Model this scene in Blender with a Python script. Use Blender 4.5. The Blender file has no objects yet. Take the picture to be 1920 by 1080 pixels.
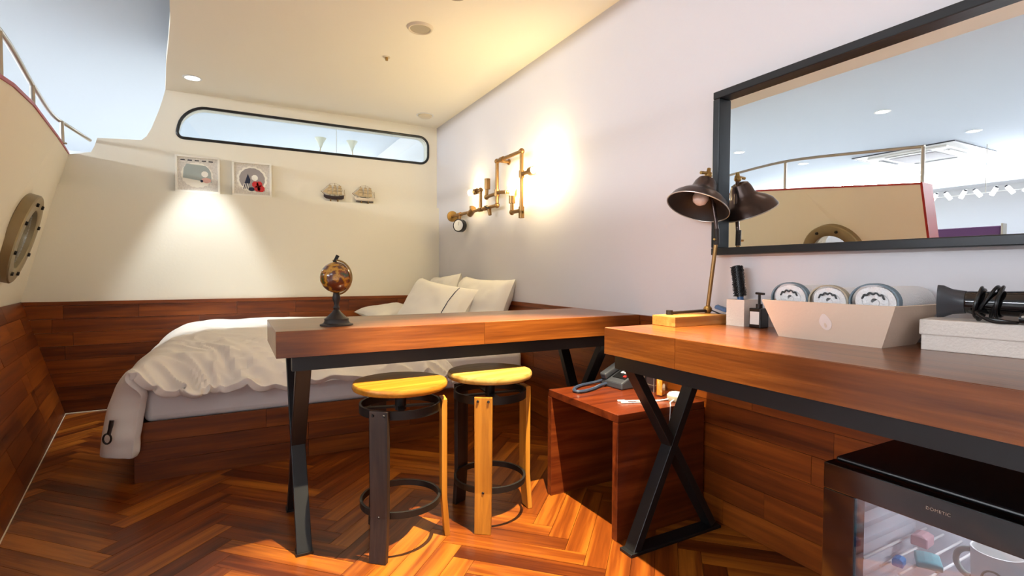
import bpy, bmesh, math, random
from mathutils import Vector, Matrix, noise
random.seed(7)
C = bpy.context.scene.collection
PI = math.pi

# ---------------------------------------------------------------- camera
cam_d = bpy.data.cameras.new('camera'); cam = bpy.data.objects.new('camera', cam_d); C.objects.link(cam)
FPX = 963.53
cam_d.sensor_width = 36.0; cam_d.lens = FPX / 1920 * 36.0; cam_d.clip_start = 0.02
R = Matrix(((0.8793616, 0.0118566, -0.4760069), (-0.4761418, 0.0291888, -0.8788839), (0.0034735, 0.9995036, 0.0313129)))
cam.matrix_world = Matrix.Translation((0, 0, 0.98)) @ R.to_4x4()
bpy.context.scene.camera = cam

# ---------------------------------------------------------------- world, exposure, large lights
vs = bpy.context.scene.view_settings
vs.view_transform = 'Standard'; vs.look = 'None'; vs.gamma = 1.0; vs.use_curve_mapping = False
vs.exposure = 0.27
world = bpy.data.worlds.new('world'); bpy.context.scene.world = world; world.use_nodes = True
world.node_tree.nodes['Background'].inputs[0].default_value = (0.9, 0.95, 1.0, 1)
world.node_tree.nodes['Background'].inputs[1].default_value = 0.35

def area(name, loc, rot, sx, sy, power, col):
    d = bpy.data.lights.new(name, 'AREA'); d.shape = 'RECTANGLE'; d.size = sx; d.size_y = sy; d.energy = power; d.color = col
    o = bpy.data.objects.new(name, d); C.objects.link(o); o.location = loc; o.rotation_euler = rot; return o
def spot(name, loc, power, col, deg, blend=0.5, rad=0.03, aim=None):
    d = bpy.data.lights.new(name, 'SPOT'); d.energy = power; d.color = col; d.spot_size = math.radians(deg); d.spot_blend = blend; d.shadow_soft_size = rad
    o = bpy.data.objects.new(name, d); C.objects.link(o); o.location = loc
    if aim is not None:
        o.rotation_euler = (Vector(aim) - Vector(loc)).to_track_quat('-Z', 'Y').to_euler()
    return o
# the outer hall: cove strip along its far side, unseen fill lights added over the entrance side and the hall
area('cove_light', (-6.35, 2.5, 2.45), (0, math.radians(-60), 0), 0.25, 9.0, 330, (0.93, 0.96, 1.0))
area('entrance_fill_light', (-0.6, -1.7, 2.555), (0, 0, 0), 1.2, 1.2, 36, (0.97, 0.98, 1.0)).data.spread = math.radians(100)  # added behind the camera to brighten the cabin
area('hall_fill_light', (-2.6, -0.8, 2.555), (0, 0, 0), 1.2, 1.2, 32, (0.88, 0.93, 1.0))
area('hall_fill_light', (-2.4, 6.6, 2.555), (0, 0, 0), 1.2, 1.2, 60, (0.9, 0.93, 1.0))
area('hall_fill_light', (1.0, 8.2, 2.555), (0, 0, 0), 1.2, 1.2, 70, (0.92, 0.96, 1.0))

# ---------------------------------------------------------------- helpers
def srgb(r, g, b):
    f = lambda c: (c / 255 / 12.92) if c / 255 <= 0.04045 else ((c / 255 + 0.055) / 1.055) ** 2.4
    return (f(r), f(g), f(b), 1)

class MB:
    def __init__(s): s.v = []; s.f = []
    def add(s, vs_, fs, M=None):
        n = len(s.v)
        for p in vs_:
            p = Vector(p); s.v.append(M @ p if M is not None else p)
        for q in fs: s.f.append([i + n for i in q])
        return s
    def box(s, x0, x1, y0, y1, z0, z1, M=None):
        return s.add([(x0,y0,z0),(x1,y0,z0),(x1,y1,z0),(x0,y1,z0),(x0,y0,z1),(x1,y0,z1),(x1,y1,z1),(x0,y1,z1)],
                     [(0,3,2,1),(4,5,6,7),(0,1,5,4),(1,2,6,5),(2,3,7,6),(3,0,4,7)], M)
    def prism(s, poly, d0, d1, axis='z', M=None):
        n = len(poly)
        def P(a, b, d):
            return (a, b, d) if axis == 'z' else ((a, d, b) if axis == 'y' else (d, a, b))
        vs_ = [P(a, b, d0) for a, b in poly] + [P(a, b, d1) for a, b in poly]
        fs = [list(range(n))[::-1], list(range(n, 2*n))] + [(i, (i+1) % n, n+(i+1) % n, n+i) for i in range(n)]
        return s.add(vs_, fs, M)
    def bar(s, p0, p1, w, t, side=(1,0,0)):
        p0 = Vector(p0); p1 = Vector(p1); d = (p1-p0).normalized(); a = Vector(side); a = (a - d*a.dot(d)).normalized(); b = d.cross(a)
        vs_ = []
        for p in (p0, p1):
            for i, j in ((-1,-1),(1,-1),(1,1),(-1,1)): vs_.append(p + a*i*w/2 + b*j*t/2)
        return s.add(vs_, [(0,1,2,3),(7,6,5,4),(0,4,5,1),(1,5,6,2),(2,6,7,3),(3,7,4,0)])
    def cyl(s, p0, p1, r0, r1=None, n=20):
        r1 = r0 if r1 is None else r1
        p0 = Vector(p0); p1 = Vector(p1); q = (p1-p0).to_track_quat('Z', 'Y')
        vs_ = [p0 + q @ Vector((r0*math.cos(2*PI*i/n), r0*math.sin(2*PI*i/n), 0)) for i in range(n)] + [p1 + q @ Vector((r1*math.cos(2*PI*i/n), r1*math.sin(2*PI*i/n), 0)) for i in range(n)]
        return s.add(vs_, [list(range(n))[::-1], list(range(n, 2*n))] + [(i, (i+1) % n, n+(i+1) % n, n+i) for i in range(n)])
    def lathe(s, prof, n=28, M=None, sx=1.0, open_=False):
        vs_ = []; fs = []; m = len(prof)
        for r, z in prof:
            for i in range(n):
                a = 2*PI*i/n; vs_.append((r*math.cos(a)*sx, r*math.sin(a), z))
        for j in range(m-1):
            for i in range(n):
                k = (i+1) % n; fs.append((j*n+i, j*n+k, (j+1)*n+k, (j+1)*n+i))
        ringp = abs(prof[0][0]-prof[-1][0]) < 1e-9 and abs(prof[0][1]-prof[-1][1]) < 1e-9
        if ringp or open_: return s.add(vs_, fs, M)
        if prof[0][0] > 1e-6: fs.append(list(range(n))[::-1])
        if prof[-1][0] > 1e-6: fs.append([(m-1)*n+i for i in range(n)])
        return s.add(vs_, fs, M)
    def tube(s, pts, r, n=10, closed=False):
        pts = [Vector(p) for p in pts]; m = len(pts); vs_ = []; fs = []
        up = None
        for i, p in enumerate(pts):
            if closed: t = pts[(i+1) % m] - pts[i-1]
            else: t = pts[min(i+1, m-1)] - pts[max(i-1, 0)]
            t.normalize()
            if up is None:
                up = Vector((0,0,1)) if abs(t.z) < 0.9 else Vector((1,0,0))
            up = (up - t*up.dot(t)).normalized(); b = t.cross(up)
            rr = r[i] if isinstance(r, (list, tuple)) else r
            for k in range(n):
                a = 2*PI*k/n; vs_.append(p + up*rr*math.cos(a) + b*rr*math.sin(a))
        for i in range(m if closed else m-1):
            j = (i+1) % m
            for k in range(n):
                l = (k+1) % n; fs.append((i*n+k, i*n+l, j*n+l, j*n+k))
        if not closed: fs.append(list(range(n))[::-1]); fs.append([(m-1)*n+k for k in range(n)])
        return s.add(vs_, fs)
    def grid(s, fn, nu, nv, wrap_u=False, M=None):
        vs_ = [fn(i/(nu if wrap_u else nu-1), j/(nv-1)) for j in range(nv) for i in range(nu)]
        fs = []
        for j in range(nv-1):
            for i in range(nu if wrap_u else nu-1):
                k = (i+1) % nu; fs.append((j*nu+i, j*nu+k, (j+1)*nu+k, (j+1)*nu+i))
        return s.add(vs_, fs, M)
    def sphere(s, c, r, n=16, sc=(1,1,1)):
        m = n//2+1
        M = Matrix.Translation(c) @ Matrix.Diagonal((sc[0], sc[1], sc[2], 1))
        return s.lathe([(max(r*math.sin(PI*j/(m-1)), 0 if 0 < j < m-1 else 1e-7), -r*math.cos(PI*j/(m-1))) for j in range(m)], n, M)
    def build(s, name, mat, parent=None, loc=(0,0,0), smooth=False, bevel=0, seg=2, merge=False):
        base = root_loc(parent) if parent is not None else Vector(loc)
        me = bpy.data.meshes.new(name)
        me.from_pydata([tuple(v - base) for v in s.v], [], s.f)
        bm = bmesh.new(); bm.from_mesh(me)
        if merge: bmesh.ops.remove_doubles(bm, verts=bm.verts, dist=1e-5)
        bmesh.ops.recalc_face_normals(bm, faces=bm.faces)
        bm.to_mesh(me); bm.free()
        me.materials.append(mat)
        o = bpy.data.objects.new(name, me); C.objects.link(o)
        if parent is not None: o.parent = parent
        else: o.location = loc
        if smooth:
            for p in me.polygons: p.use_smooth = True
            me.set_sharp_from_angle(angle=math.radians(38))
        if bevel:
            md = o.modifiers.new('bevel', 'BEVEL'); md.width = bevel; md.segments = seg; md.limit_method = 'ANGLE'; md.angle_limit = math.radians(35)
        return o
def root_loc(o):
    v = Vector((0,0,0))
    while o is not None: v = v + o.location; o = o.parent
    return v
def tag(o, label, cat, group=None):
    o['label'] = label; o['category'] = cat
    if group: o['group'] = group
    return o
def thing(name, label, cat, loc=(0,0,0), group=None):
    o = bpy.data.objects.new(name, None); C.objects.link(o); o.location = loc; o.empty_display_size = 0.05
    return tag(o, label, cat, group)
def struct(o): o['kind'] = 'structure'; return o
def local_piece(name, mat, parent, M, verts, faces):
    """a piece whose mesh lies in its own frame M (long axis = local x)"""
    me = bpy.data.meshes.new(name); me.from_pydata([tuple(v) for v in verts], [], faces)
    bm = bmesh.new(); bm.from_mesh(me); bmesh.ops.recalc_face_normals(bm, faces=bm.faces); bm.to_mesh(me); bm.free()
    me.materials.append(mat)
    o = bpy.data.objects.new(name, me); C.objects.link(o); o.parent = parent
    o.matrix_local = Matrix.Translation(-root_loc(parent)) @ M
    return o
def catmull(pts, per=8, closed=False):
    P = [Vector(p) for p in pts]; out = []; n = len(P)
    rng = range(n) if closed else range(n-1)
    for i in rng:
        p0 = P[i-1] if (closed or i > 0) else P[0]; p1 = P[i]; p2 = P[(i+1) % n]; p3 = P[(i+2) % n] if (closed or i+2 < n) else P[n-1]
        for k in range(per):
            t = k/per
            out.append(0.5*((2*p1) + (p2-p0)*t + (2*p0-5*p1+4*p2-p3)*t*t + (3*p1-p0-3*p2+p3)*t**3))
    if not closed: out.append(P[-1])
    return out
def rrect(x0, x1, y0, y1, r, n=6):
    rs = r if isinstance(r, (list, tuple)) else [r]*4
    out = []
    for (cx, cy, a0, rr) in ((x1, y1, 0, rs[0]), (x0, y1, 90, rs[1]), (x0, y0, 180, rs[2]), (x1, y0, 270, rs[3])):
        sx = -1 if cx == x1 else 1; sy = -1 if cy == y1 else 1
        for k in range(n+1):
            a = math.radians(a0 + 90*k/n); out.append((cx + sx*rr + rr*math.cos(a), cy + sy*rr + rr*math.sin(a)))
    return out

# ---------------------------------------------------------------- materials
def mat(name, col, rough=0.5, metal=0.0, spec=0.5, emit=None, es=0.0, bump=0.0, bscale=80, coat=0.0, var=0.0):
    m = bpy.data.materials.new(name); m.use_nodes = True; nt = m.node_tree; b = nt.nodes['Principled BSDF']
    b.inputs['Base Color'].default_value = col; b.inputs['Roughness'].default_value = rough; b.inputs['Metallic'].default_value = metal
    b.inputs['Specular IOR Level'].default_value = spec
    if coat: b.inputs['Coat Weight'].default_value = coat; b.inputs['Coat Roughness'].default_value = 0.1
    if emit is not None: b.inputs['Emission Color'].default_value = emit; b.inputs['Emission Strength'].default_value = es
    if bump or var:
        tc = nt.nodes.new('ShaderNodeTexCoord'); nz = nt.nodes.new('ShaderNodeTexNoise'); nz.inputs['Scale'].default_value = bscale; nz.inputs['Detail'].default_value = 4
        nt.links.new(tc.outputs['Object'], nz.inputs['Vector'])
        if bump:
            bp = nt.nodes.new('ShaderNodeBump'); bp.inputs['Strength'].default_value = bump; bp.inputs['Distance'].default_value = 0.01
            nt.links.new(nz.outputs['Fac'], bp.inputs['Height']); nt.links.new(bp.outputs['Normal'], b.inputs['Normal'])
        if var:
            mx = nt.nodes.new('ShaderNodeMix'); mx.data_type = 'RGBA'
            mx.inputs[6].default_value = tuple(c*(1-var) for c in col[:3]) + (1,); mx.inputs[7].default_value = tuple(min(1, c*(1+var)) for c in col[:3]) + (1,)
            nt.links.new(nz.outputs['Fac'], mx.inputs[0]); nt.links.new(mx.outputs[2], b.inputs['Base Color'])
    return m
def wood(name, dark, mid, light, axis='x', rough=0.35, scale=1.0, rnd=0.6, fine=0.25, coat=0.0):
    """wood with grain along one object axis, each piece of its own tone"""
    m = bpy.data.materials.new(name); m.use_nodes = True; nt = m.node_tree; L = nt.links.new; b = nt.nodes['Principled BSDF']
    tc = nt.nodes.new('ShaderNodeTexCoord'); oi = nt.nodes.new('ShaderNodeObjectInfo')
    mul = nt.nodes.new('ShaderNodeVectorMath'); mul.operation = 'SCALE'; mul.inputs[0].default_value = (37, 53, 71); L(oi.outputs['Random'], mul.inputs['Scale'])
    ad = nt.nodes.new('ShaderNodeVectorMath'); ad.operation = 'ADD'; L(tc.outputs['Object'], ad.inputs[0]); L(mul.outputs[0], ad.inputs[1])
    mp = nt.nodes.new('ShaderNodeMapping'); L(ad.outputs[0], mp.inputs['Vector'])
    st = {'x': (1.6, 26, 26), 'y': (26, 1.6, 26), 'z': (26, 26, 1.6)}[axis]
    mp.inputs['Scale'].default_value = tuple(k*scale for k in st)
    n1 = nt.nodes.new('ShaderNodeTexNoise'); n1.inputs['Scale'].default_value = 1.0; n1.inputs['Detail'].default_value = 6; n1.inputs['Distortion'].default_value = 0.6; L(mp.outputs[0], n1.inputs['Vector'])
    mp2 = nt.nodes.new('ShaderNodeMapping'); L(ad.outputs[0], mp2.inputs['Vector']); mp2.inputs['Scale'].default_value = tuple(k*scale*(5 if k > 5 else 4) for k in st)
    n2 = nt.nodes.new('ShaderNodeTexNoise'); n2.inputs['Scale'].default_value = 1.0; n2.inputs['Detail'].default_value = 3; L(mp2.outputs[0], n2.inputs['Vector'])
    mx = nt.nodes.new('ShaderNodeMath'); mx.operation = 'MULTIPLY_ADD'; L(n2.outputs['Fac'], mx.inputs[0]); mx.inputs[1].default_value = fine; L(n1.outputs['Fac'], mx.inputs[2])
    r2 = nt.nodes.new('ShaderNodeMath'); r2.operation = 'MULTIPLY_ADD'; L(oi.outputs['Random'], r2.inputs[0]); r2.inputs[1].default_value = rnd; L(mx.outputs[0], r2.inputs[2])
    sb = nt.nodes.new('ShaderNodeMath'); sb.operation = 'SUBTRACT'; L(r2.outputs[0], sb.inputs[0]); sb.inputs[1].default_value = rnd/2 + fine/2
    cr = nt.nodes.new('ShaderNodeValToRGB'); e = cr.color_ramp.elements; e[0].position = 0.2; e[0].color = dark; e[1].position = 0.8; e[1].color = light
    k = e.new(0.5); k.color = mid
    L(sb.outputs[0], cr.inputs[0]); L(cr.outputs[0], b.inputs['Base Color'])
    b.inputs['Roughness'].default_value = rough; b.inputs['Specular IOR Level'].default_value = 0.4
    if coat: b.inputs['Coat Weight'].default_value = coat; b.inputs['Coat Roughness'].default_value = 0.15
    bp = nt.nodes.new('ShaderNodeBump'); bp.inputs['Strength'].default_value = 0.12; bp.inputs['Distance'].default_value = 0.004; L(n2.outputs['Fac'], bp.inputs['Height']); L(bp.outputs['Normal'], b.inputs['Normal'])
    return m
def pane(name, tint=(0.9, 0.95, 1, 1), gl=0.12, rough=0.02):
    m = bpy.data.materials.new(name); m.use_nodes = True; nt = m.node_tree; nt.nodes.remove(nt.nodes['Principled BSDF'])
    t = nt.nodes.new('ShaderNodeBsdfTransparent'); t.inputs[0].default_value = tint
    g = nt.nodes.new('ShaderNodeBsdfGlossy'); g.inputs['Roughness'].default_value = rough
    mx = nt.nodes.new('ShaderNodeMixShader'); mx.inputs[0].default_value = gl
    nt.links.new(t.outputs[0], mx.inputs[1]); nt.links.new(g.outputs[0], mx.inputs[2]); nt.links.new(mx.outputs[0], nt.nodes['Material Output'].inputs['Surface'])
    return m
M = {}
M['wall'] = mat('painted_wall', srgb(222, 220, 224), 0.75, bump=0.05, bscale=60)
M['farwall'] = mat('cream_far_wall', srgb(243, 238, 222), 0.75, bump=0.05, bscale=60)
M['hull'] = mat('cream_hull', srgb(240, 230, 208), 0.6, bump=0.04, bscale=40)
M['ceil'] = mat('cream_ceiling', srgb(250, 244, 229), 0.8, bump=0.03, bscale=50)
M['hallceil'] = mat('hall_ceiling', srgb(206, 217, 229), 0.8)
M['hallwall'] = mat('hall_wall', srgb(238, 240, 242), 0.8)
M['hallfloor'] = mat('hall_floor', srgb(228, 222, 214), 0.5)
RD, RM, RL = srgb(70, 26, 10), srgb(134, 62, 24), srgb(176, 96, 44)
M['plank'] = wood('floor_plank_wood', srgb(72, 28, 8), srgb(118, 56, 14), srgb(172, 100, 30), 'x', 0.3, rnd=0.42)
M['panel'] = wood('wall_plank_wood', srgb(74, 30, 6), srgb(122, 57, 12), srgb(156, 82, 20), 'x', 0.38, rnd=0.3)
M['top'] = wood('table_wood_x', srgb(80, 38, 11), srgb(114, 59, 18), srgb(146, 83, 30), 'x', 0.3, rnd=0.06, coat=0.35, fine=0.4)
M['topy'] = wood('table_wood_y', srgb(80, 38, 11), srgb(114, 59, 18), srgb(146, 83, 30), 'y', 0.3, rnd=0.06, coat=0.35)
M['stand'] = wood('nightstand_wood', srgb(66, 24, 9), srgb(98, 40, 15), srgb(130, 62, 25), 'x', 0.28, rnd=0.15, coat=0.2)
M['amber'] = wood('amber_wood_z', srgb(140, 82, 20), srgb(188, 122, 36), srgb(214, 152, 60), 'z', 0.4, rnd=0.3)
M['seat'] = wood('seat_wood', srgb(128, 74, 16), srgb(166, 108, 28), srgb(184, 134, 52), 'x', 0.35, rnd=0.2)
M['pale'] = wood('pale_seat_wood', srgb(128, 88, 34), srgb(166, 126, 58), srgb(192, 158, 92), 'x', 0.35, rnd=0.2)
M['pine'] = wood('lamp_block_wood', srgb(128, 82, 34), srgb(168, 118, 56), srgb(192, 144, 80), 'x', 0.4, rnd=0.1)
M['darkwood'] = wood('dark_stained_wood', srgb(26, 18, 14), srgb(44, 32, 26), srgb(70, 52, 40), 'z', 0.45, rnd=0.1)
M['black'] = mat('black_steel', srgb(30, 30, 31), 0.4, 0.3)
M['iron'] = mat('dark_iron', srgb(40, 37, 35), 0.45, 0.5)
M['frame'] = mat('mirror_frame_black', srgb(34, 38, 42), 0.3, 0.2)
M['mirror'] = mat('mirror_glass', (0.93, 0.95, 0.95, 1), 0.0, 1.0)
M['linen'] = mat('cotton_duvet', srgb(240, 234, 226), 0.85, bump=0.15, bscale=14)
M['sheet'] = mat('white_sheet', srgb(238, 234, 232), 0.85, bump=0.1, bscale=12)
M['pillow'] = mat('pillow_cotton', srgb(242, 238, 230), 0.85, bump=0.2, bscale=10)
M['navy'] = mat('navy_stitch', srgb(30, 38, 66), 0.7)
M['brass'] = mat('aged_brass', srgb(148, 116, 66), 0.38, 0.85, var=0.3, bscale=20)
M['bronze'] = mat('bronze_pipe', srgb(152, 116, 72), 0.35, 0.85, var=0.25, bscale=30)
M['pewter'] = mat('pewter_ring', srgb(150, 132, 98), 0.42, 0.6, var=0.2, bscale=14)
M['shade'] = mat('dark_bronze_shade', srgb(84, 70, 66), 0.28, 0.85, var=0.2, bscale=12)
M['shade_in'] = mat('dark_shade_inside', srgb(42, 34, 30), 0.5, 0.3)
M['rim'] = mat('worn_silver_rim', srgb(190, 184, 176), 0.3, 0.9)
M['steel'] = mat('brushed_steel', srgb(176, 168, 156), 0.3, 0.9)
M['red'] = mat('red_paint', srgb(164, 34, 28), 0.45, var=0.15, bscale=9)
M['bulb'] = mat('lit_filament_bulb', (1, 0.9, 0.6, 1), 0.3, emit=(1.0, 0.78, 0.38, 1), es=120)
M['bulb_off'] = mat('frosted_bulb', srgb(226, 214, 208), 0.3)
M['downlight'] = mat('downlight_lens', (1, 1, 1, 1), 0.3, emit=(1, 0.98, 0.95, 1), es=14)
M['white'] = mat('white_plastic', srgb(236, 236, 234), 0.4)
M['cream'] = mat('cream_plastic', srgb(228, 216, 192), 0.5)
M['grey'] = mat('grey_grille', srgb(176, 166, 146), 0.6)
M['acgrey'] = mat('cassette_grille', srgb(150, 144, 148), 0.6)
M['darkgrey'] = mat('dark_grey_plastic', srgb(58, 60, 66), 0.35)
M['blackp'] = mat('black_plastic', srgb(20, 20, 22), 0.3)
M['gloss'] = mat('gloss_black', srgb(12, 12, 13), 0.08, coat=0.6)
M['cardboard'] = mat('blush_box_paper', srgb(232, 208, 186), 0.7, bump=0.08, bscale=120)
M['ivory'] = mat('ivory_box_paper', srgb(236, 226, 216), 0.75, bump=0.25, bscale=160)
M['emblem'] = mat('pale_emblem_print', srgb(244, 228, 220), 0.6)
M['towel'] = mat('white_towel', srgb(246, 246, 248), 0.95, bump=0.5, bscale=260)
M['towel_edge'] = mat('blue_grey_towel_hem', srgb(120, 138, 150), 0.9, bump=0.4, bscale=260)
M['stitch'] = mat('dark_towel_stitch', srgb(70, 76, 80), 0.9)
M['glass'] = pane('window_pane', (0.93, 0.96, 0.97, 1), 0.10)
M['pglass'] = pane('porthole_glass', (0.95, 0.97, 1, 1), 0.35)
M['fglass'] = pane('fridge_door_glass', (0.80, 0.80, 0.82, 1), 0.10)
M['clear'] = pane('clear_glass', (0.96, 0.96, 0.96, 1), 0.08)
M['milk'] = mat('milk_glass_shade', srgb(226, 230, 214), 0.4)
M['purple'] = mat('purple_upholstery', srgb(92, 50, 92), 0.7, bump=0.1, bscale=30)
M['tube'] = mat('lit_glass_tube', (1, 1, 1, 1), 0.2, emit=(1, 1, 1, 1), es=3.5)
M['blue'] = mat('blue_plastic', srgb(58, 100, 150), 0.3)
M['cordblue'] = mat('blue_black_cord', srgb(44, 54, 74), 0.4)
M['redkey'] = mat('red_key', srgb(190, 40, 36), 0.4)
M['orange'] = mat('orange_drink', srgb(226, 140, 30), 0.3)
M['teal'] = mat('teal_packet', srgb(120, 176, 186), 0.5)
M['pinkrefl'] = mat('pink_reflection', srgb(206, 168, 176), 0.5)  # colour of a pinkish reflection in the refrigerator
M['bluep'] = mat('bright_blue_packet', srgb(60, 150, 220), 0.4)
M['liner'] = mat('fridge_liner', srgb(226, 230, 236), 0.4)
M['printgrey'] = mat('print_grey_green', srgb(168, 178, 174), 0.7)
M['printtaupe'] = mat('print_taupe', srgb(160, 154, 154), 0.7)
M['printcream'] = mat('print_cream', srgb(248, 245, 234), 0.7)
M['printpat'] = mat('print_speckled_border', srgb(222, 217, 208), 0.7, var=0.35, bscale=90)
M['printred'] = mat('print_red', srgb(200, 40, 44), 0.6)
M['printdark'] = mat('print_charcoal', srgb(64, 64, 70), 0.7)
M['printpink'] = mat('print_pink', srgb(226, 180, 168), 0.7)
M['ship_dark'] = mat('ship_hull_dark', srgb(50, 36, 38), 0.5)
M['ship_white'] = mat('ship_hull_white', srgb(236, 222, 200), 0.5)
M['ship_wood'] = mat('ship_wood', srgb(134, 102, 52), 0.6)
M['sail'] = mat('ship_sail', srgb(206, 184, 144), 0.8)

def globe_mat():
    m = bpy.data.materials.new('antique_globe_map'); m.use_nodes = True; nt = m.node_tree; L = nt.links.new; b = nt.nodes['Principled BSDF']
    tc = nt.nodes.new('ShaderNodeTexCoord'); nz = nt.nodes.new('ShaderNodeTexNoise'); nz.inputs['Scale'].default_value = 18; nz.inputs['Detail'].default_value = 5
    L(tc.outputs['Object'], nz.inputs['Vector'])
    cr = nt.nodes.new('ShaderNodeValToRGB'); e = cr.color_ramp.elements
    e[0].position = 0.42; e[0].color = srgb(104, 46, 20); e[1].position = 0.66; e[1].color = srgb(70, 84, 40)
    for p, c in ((0.485, srgb(96, 58, 38)), (0.515, srgb(176, 118, 34)), (0.56, srgb(196, 144, 50)), (0.6, srgb(140, 64, 22))):
        k = e.new(p); k.color = c
    L(nz.outputs['Fac'], cr.inputs[0]); L(cr.outputs[0], b.inputs['Base Color']); b.inputs['Roughness'].default_value = 0.18; b.inputs['Coat Weight'].default_value = 0.5
    return m
M['globe'] = globe_mat()

# ---------------------------------------------------------------- key measures
XW = 1.677                      # right wall
YF, YU = 4.52, 4.575            # far wall below / above the ledge
ZC = 2.31                       # cabin ceiling
ZH = 2.60                       # hall ceiling
ST_Y = [4.60, 3.90, 3.00, 2.55, 1.72]
ST_F = [-1.043, -0.950, -0.831, -0.771, -0.661]        # hull at the floor
ST_W = [-1.250, -1.172, -1.070, -1.020, -0.925]        # hull at the wainscot top
ST_T = [-0.992, -0.890, -0.765, -0.705, -0.665]        # hull at the top edge
ST_Z = [1.778, 1.748, 1.700, 1.652, 1.566]
ZW = 0.768
def lerp_st(tab, y):
    for i in range(len(ST_Y)-1):
        if ST_Y[i] >= y >= ST_Y[i+1]:
            t = (y-ST_Y[i])/(ST_Y[i+1]-ST_Y[i]); return tab[i]+(tab[i+1]-tab[i])*t
    return tab[0] if y > ST_Y[0] else tab[-1]
def hull_pt(y, z):
    if z <= ZW:
        t = z/ZW; return Vector((lerp_st(ST_F, y)*(1-t)+lerp_st(ST_W, y)*t, y, z))
    t = (z-ZW)/(lerp_st(ST_Z, y)-ZW); return Vector((lerp_st(ST_W, y)*(1-t)+lerp_st(ST_T, y)*t, y, z))

# ---------------------------------------------------------------- floor
floor = struct(MB().box(-1.3, XW+0.1, -1.0, YF+0.06, -0.10, -0.012).build('floor', M['panel']))
struct(MB().prism([(-6.7,-3.6),(XW+0.2,-3.6),(XW+0.2,-1.005),(-1.305,-1.005),(-1.305,4.70),(XW+0.2,4.70),(XW+0.2,9.1),(-6.7,9.1)], -0.10, -0.004).build('floor', M['hallfloor']))
W_, L_ = 0.0765, 0.512
s2 = math.sqrt(0.5)
def clip(poly, p, n):
    out = []
    for i in range(len(poly)):
        a = poly[i]; b = poly[(i+1) % len(poly)]
        da = (a[0]-p[0])*n[0]+(a[1]-p[1])*n[1]; db = (b[0]-p[0])*n[0]+(b[1]-p[1])*n[1]
        if da >= 0: out.append(a)
        if (da >= 0) != (db >= 0):
            t = da/(da-db); out.append((a[0]+(b[0]-a[0])*t, a[1]+(b[1]-a[1])*t))
    return out
hn = Vector((ST_F[0]-ST_F[-1], ST_Y[0]-ST_Y[-1])).normalized()       # along the hull foot
planks = []
x_ref, y_ref = 1.07, 1.424          # a zigzag corner read off the photograph
for k in range(-4, 4):
    for i in range(-70, 70):
        for kind in (0, 1):
            if kind == 0: u0, u1, v0, v1 = i*W_, i*W_+L_, i*W_, i*W_+W_
            else: u0, u1, v0, v1 = i*W_+L_, i*W_+L_+W_, i*W_+W_-L_, i*W_+W_
            u0 += k*L_; u1 += k*L_; v0 -= k*L_; v1 -= k*L_
            g = 0.0007
            q = [(u0+g,v0+g),(u1-g,v0+g),(u1-g,v1-g),(u0+g,v1-g)]
            w = [((u-v)*s2 + x_ref, (u+v)*s2 + y_ref) for u, v in q]
            cx = sum(p[0] for p in w)/4; cy = sum(p[1] for p in w)/4
            if cx > 1.9 or cx < -1.4 or cy < -0.3 or cy > 4.8: continue
            if cx > -0.15 and cy > 3.12: continue                      # under the bed
            if cx > 1.42 and cy < 0.6: continue                        # under the refrigerator
            for p, n in (((XW-0.013, 0), (-1, 0)), ((0, YF-0.013), (0, -1)), ((0, 0.0), (0, 1)), ((ST_F[-1]+0.004, ST_Y[-1]), (hn.y, -hn.x)), ((-0.9, 0), (1, 0)) if cy < 1.7 else ((-2, 0), (1, 0))):
                w = clip(w, p, n)
                if len(w) < 3: break
            if len(w) < 3: continue
            A = sum(w[j][0]*w[(j+1) % len(w)][1]-w[(j+1) % len(w)][0]*w[j][1] for j in range(len(w)))/2
            if abs(A) < 0.0006: continue
            planks.append((abs(A), kind, cx, cy, w))
for A, kind, cx, cy, w in planks:
    ang = PI/4 if kind == 0 else 3*PI/4
    Mx = Matrix.Translation((cx, cy, 0)) @ Matrix.Rotation(ang, 4, 'Z'); Mi = Mx.inverted()
    zt = random.uniform(-0.0006, 0.0)
    n = len(w)
    vs_ = [Mi @ Vector((a, b, -0.012)) for a, b in w] + [Mi @ Vector((a, b, zt)) for a, b in w]
    local_piece('plank', M['plank'], floor, Mx, vs_, [list(range(n))[::-1], list(range(n, 2*n))] + [(j, (j+1) % n, n+(j+1) % n, n+j) for j in range(n)])

# ---------------------------------------------------------------- walls
def cut(o, cutters):
    for c in cutters:
        md = o.modifiers.new('cut', 'BOOLEAN'); md.operation = 'DIFFERENCE'; md.object = c; md.solver = 'EXACT'
    dg = bpy.context.evaluated_depsgraph_get(); dg.update()
    me = bpy.data.meshes.new_from_object(o.evaluated_get(dg)); o.modifiers.clear(); o.data = me
    for c in cutters: bpy.data.objects.remove(c)
    return o
wall_right = struct(MB().box(XW, XW+0.12, -1.0, 4.70, 0, ZH).build('wall_right', M['wall']))
wall_far = struct(MB().box(-1.40, XW, YF, YF+0.18, 0, 1.565).build('wall_far', M['farwall']))
def onw(p, r=0):  # helper for outlines of the upper far wall: (x, z)
    return p
WX0, WX1, WZ0, WZ1 = -0.345, 1.592, 1.972, 2.213
win_poly = rrect(WX0, WX1, WZ0, WZ1, [0.085, 0.15, 0.05, 0.075], 8)
win_poly = [(x + (-0.05*(WZ1-z)/(WZ1-WZ0)+0.03 if x < 0 else 0), z) for x, z in win_poly]
up_poly = [(-1.12, 1.565), (XW, 1.565), (XW, ZC+0.05), (-0.425, ZC+0.05), (-0.425, ZC), (-0.445, 2.23), (-0.468, 2.15), (-0.515, 2.015), (-0.545, 1.955), (-0.575, 1.925), (-0.828, 1.908), (-0.845, 1.85), (-0.865, 1.805), (-0.995, 1.774), (-1.12, 1.774)]
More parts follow.
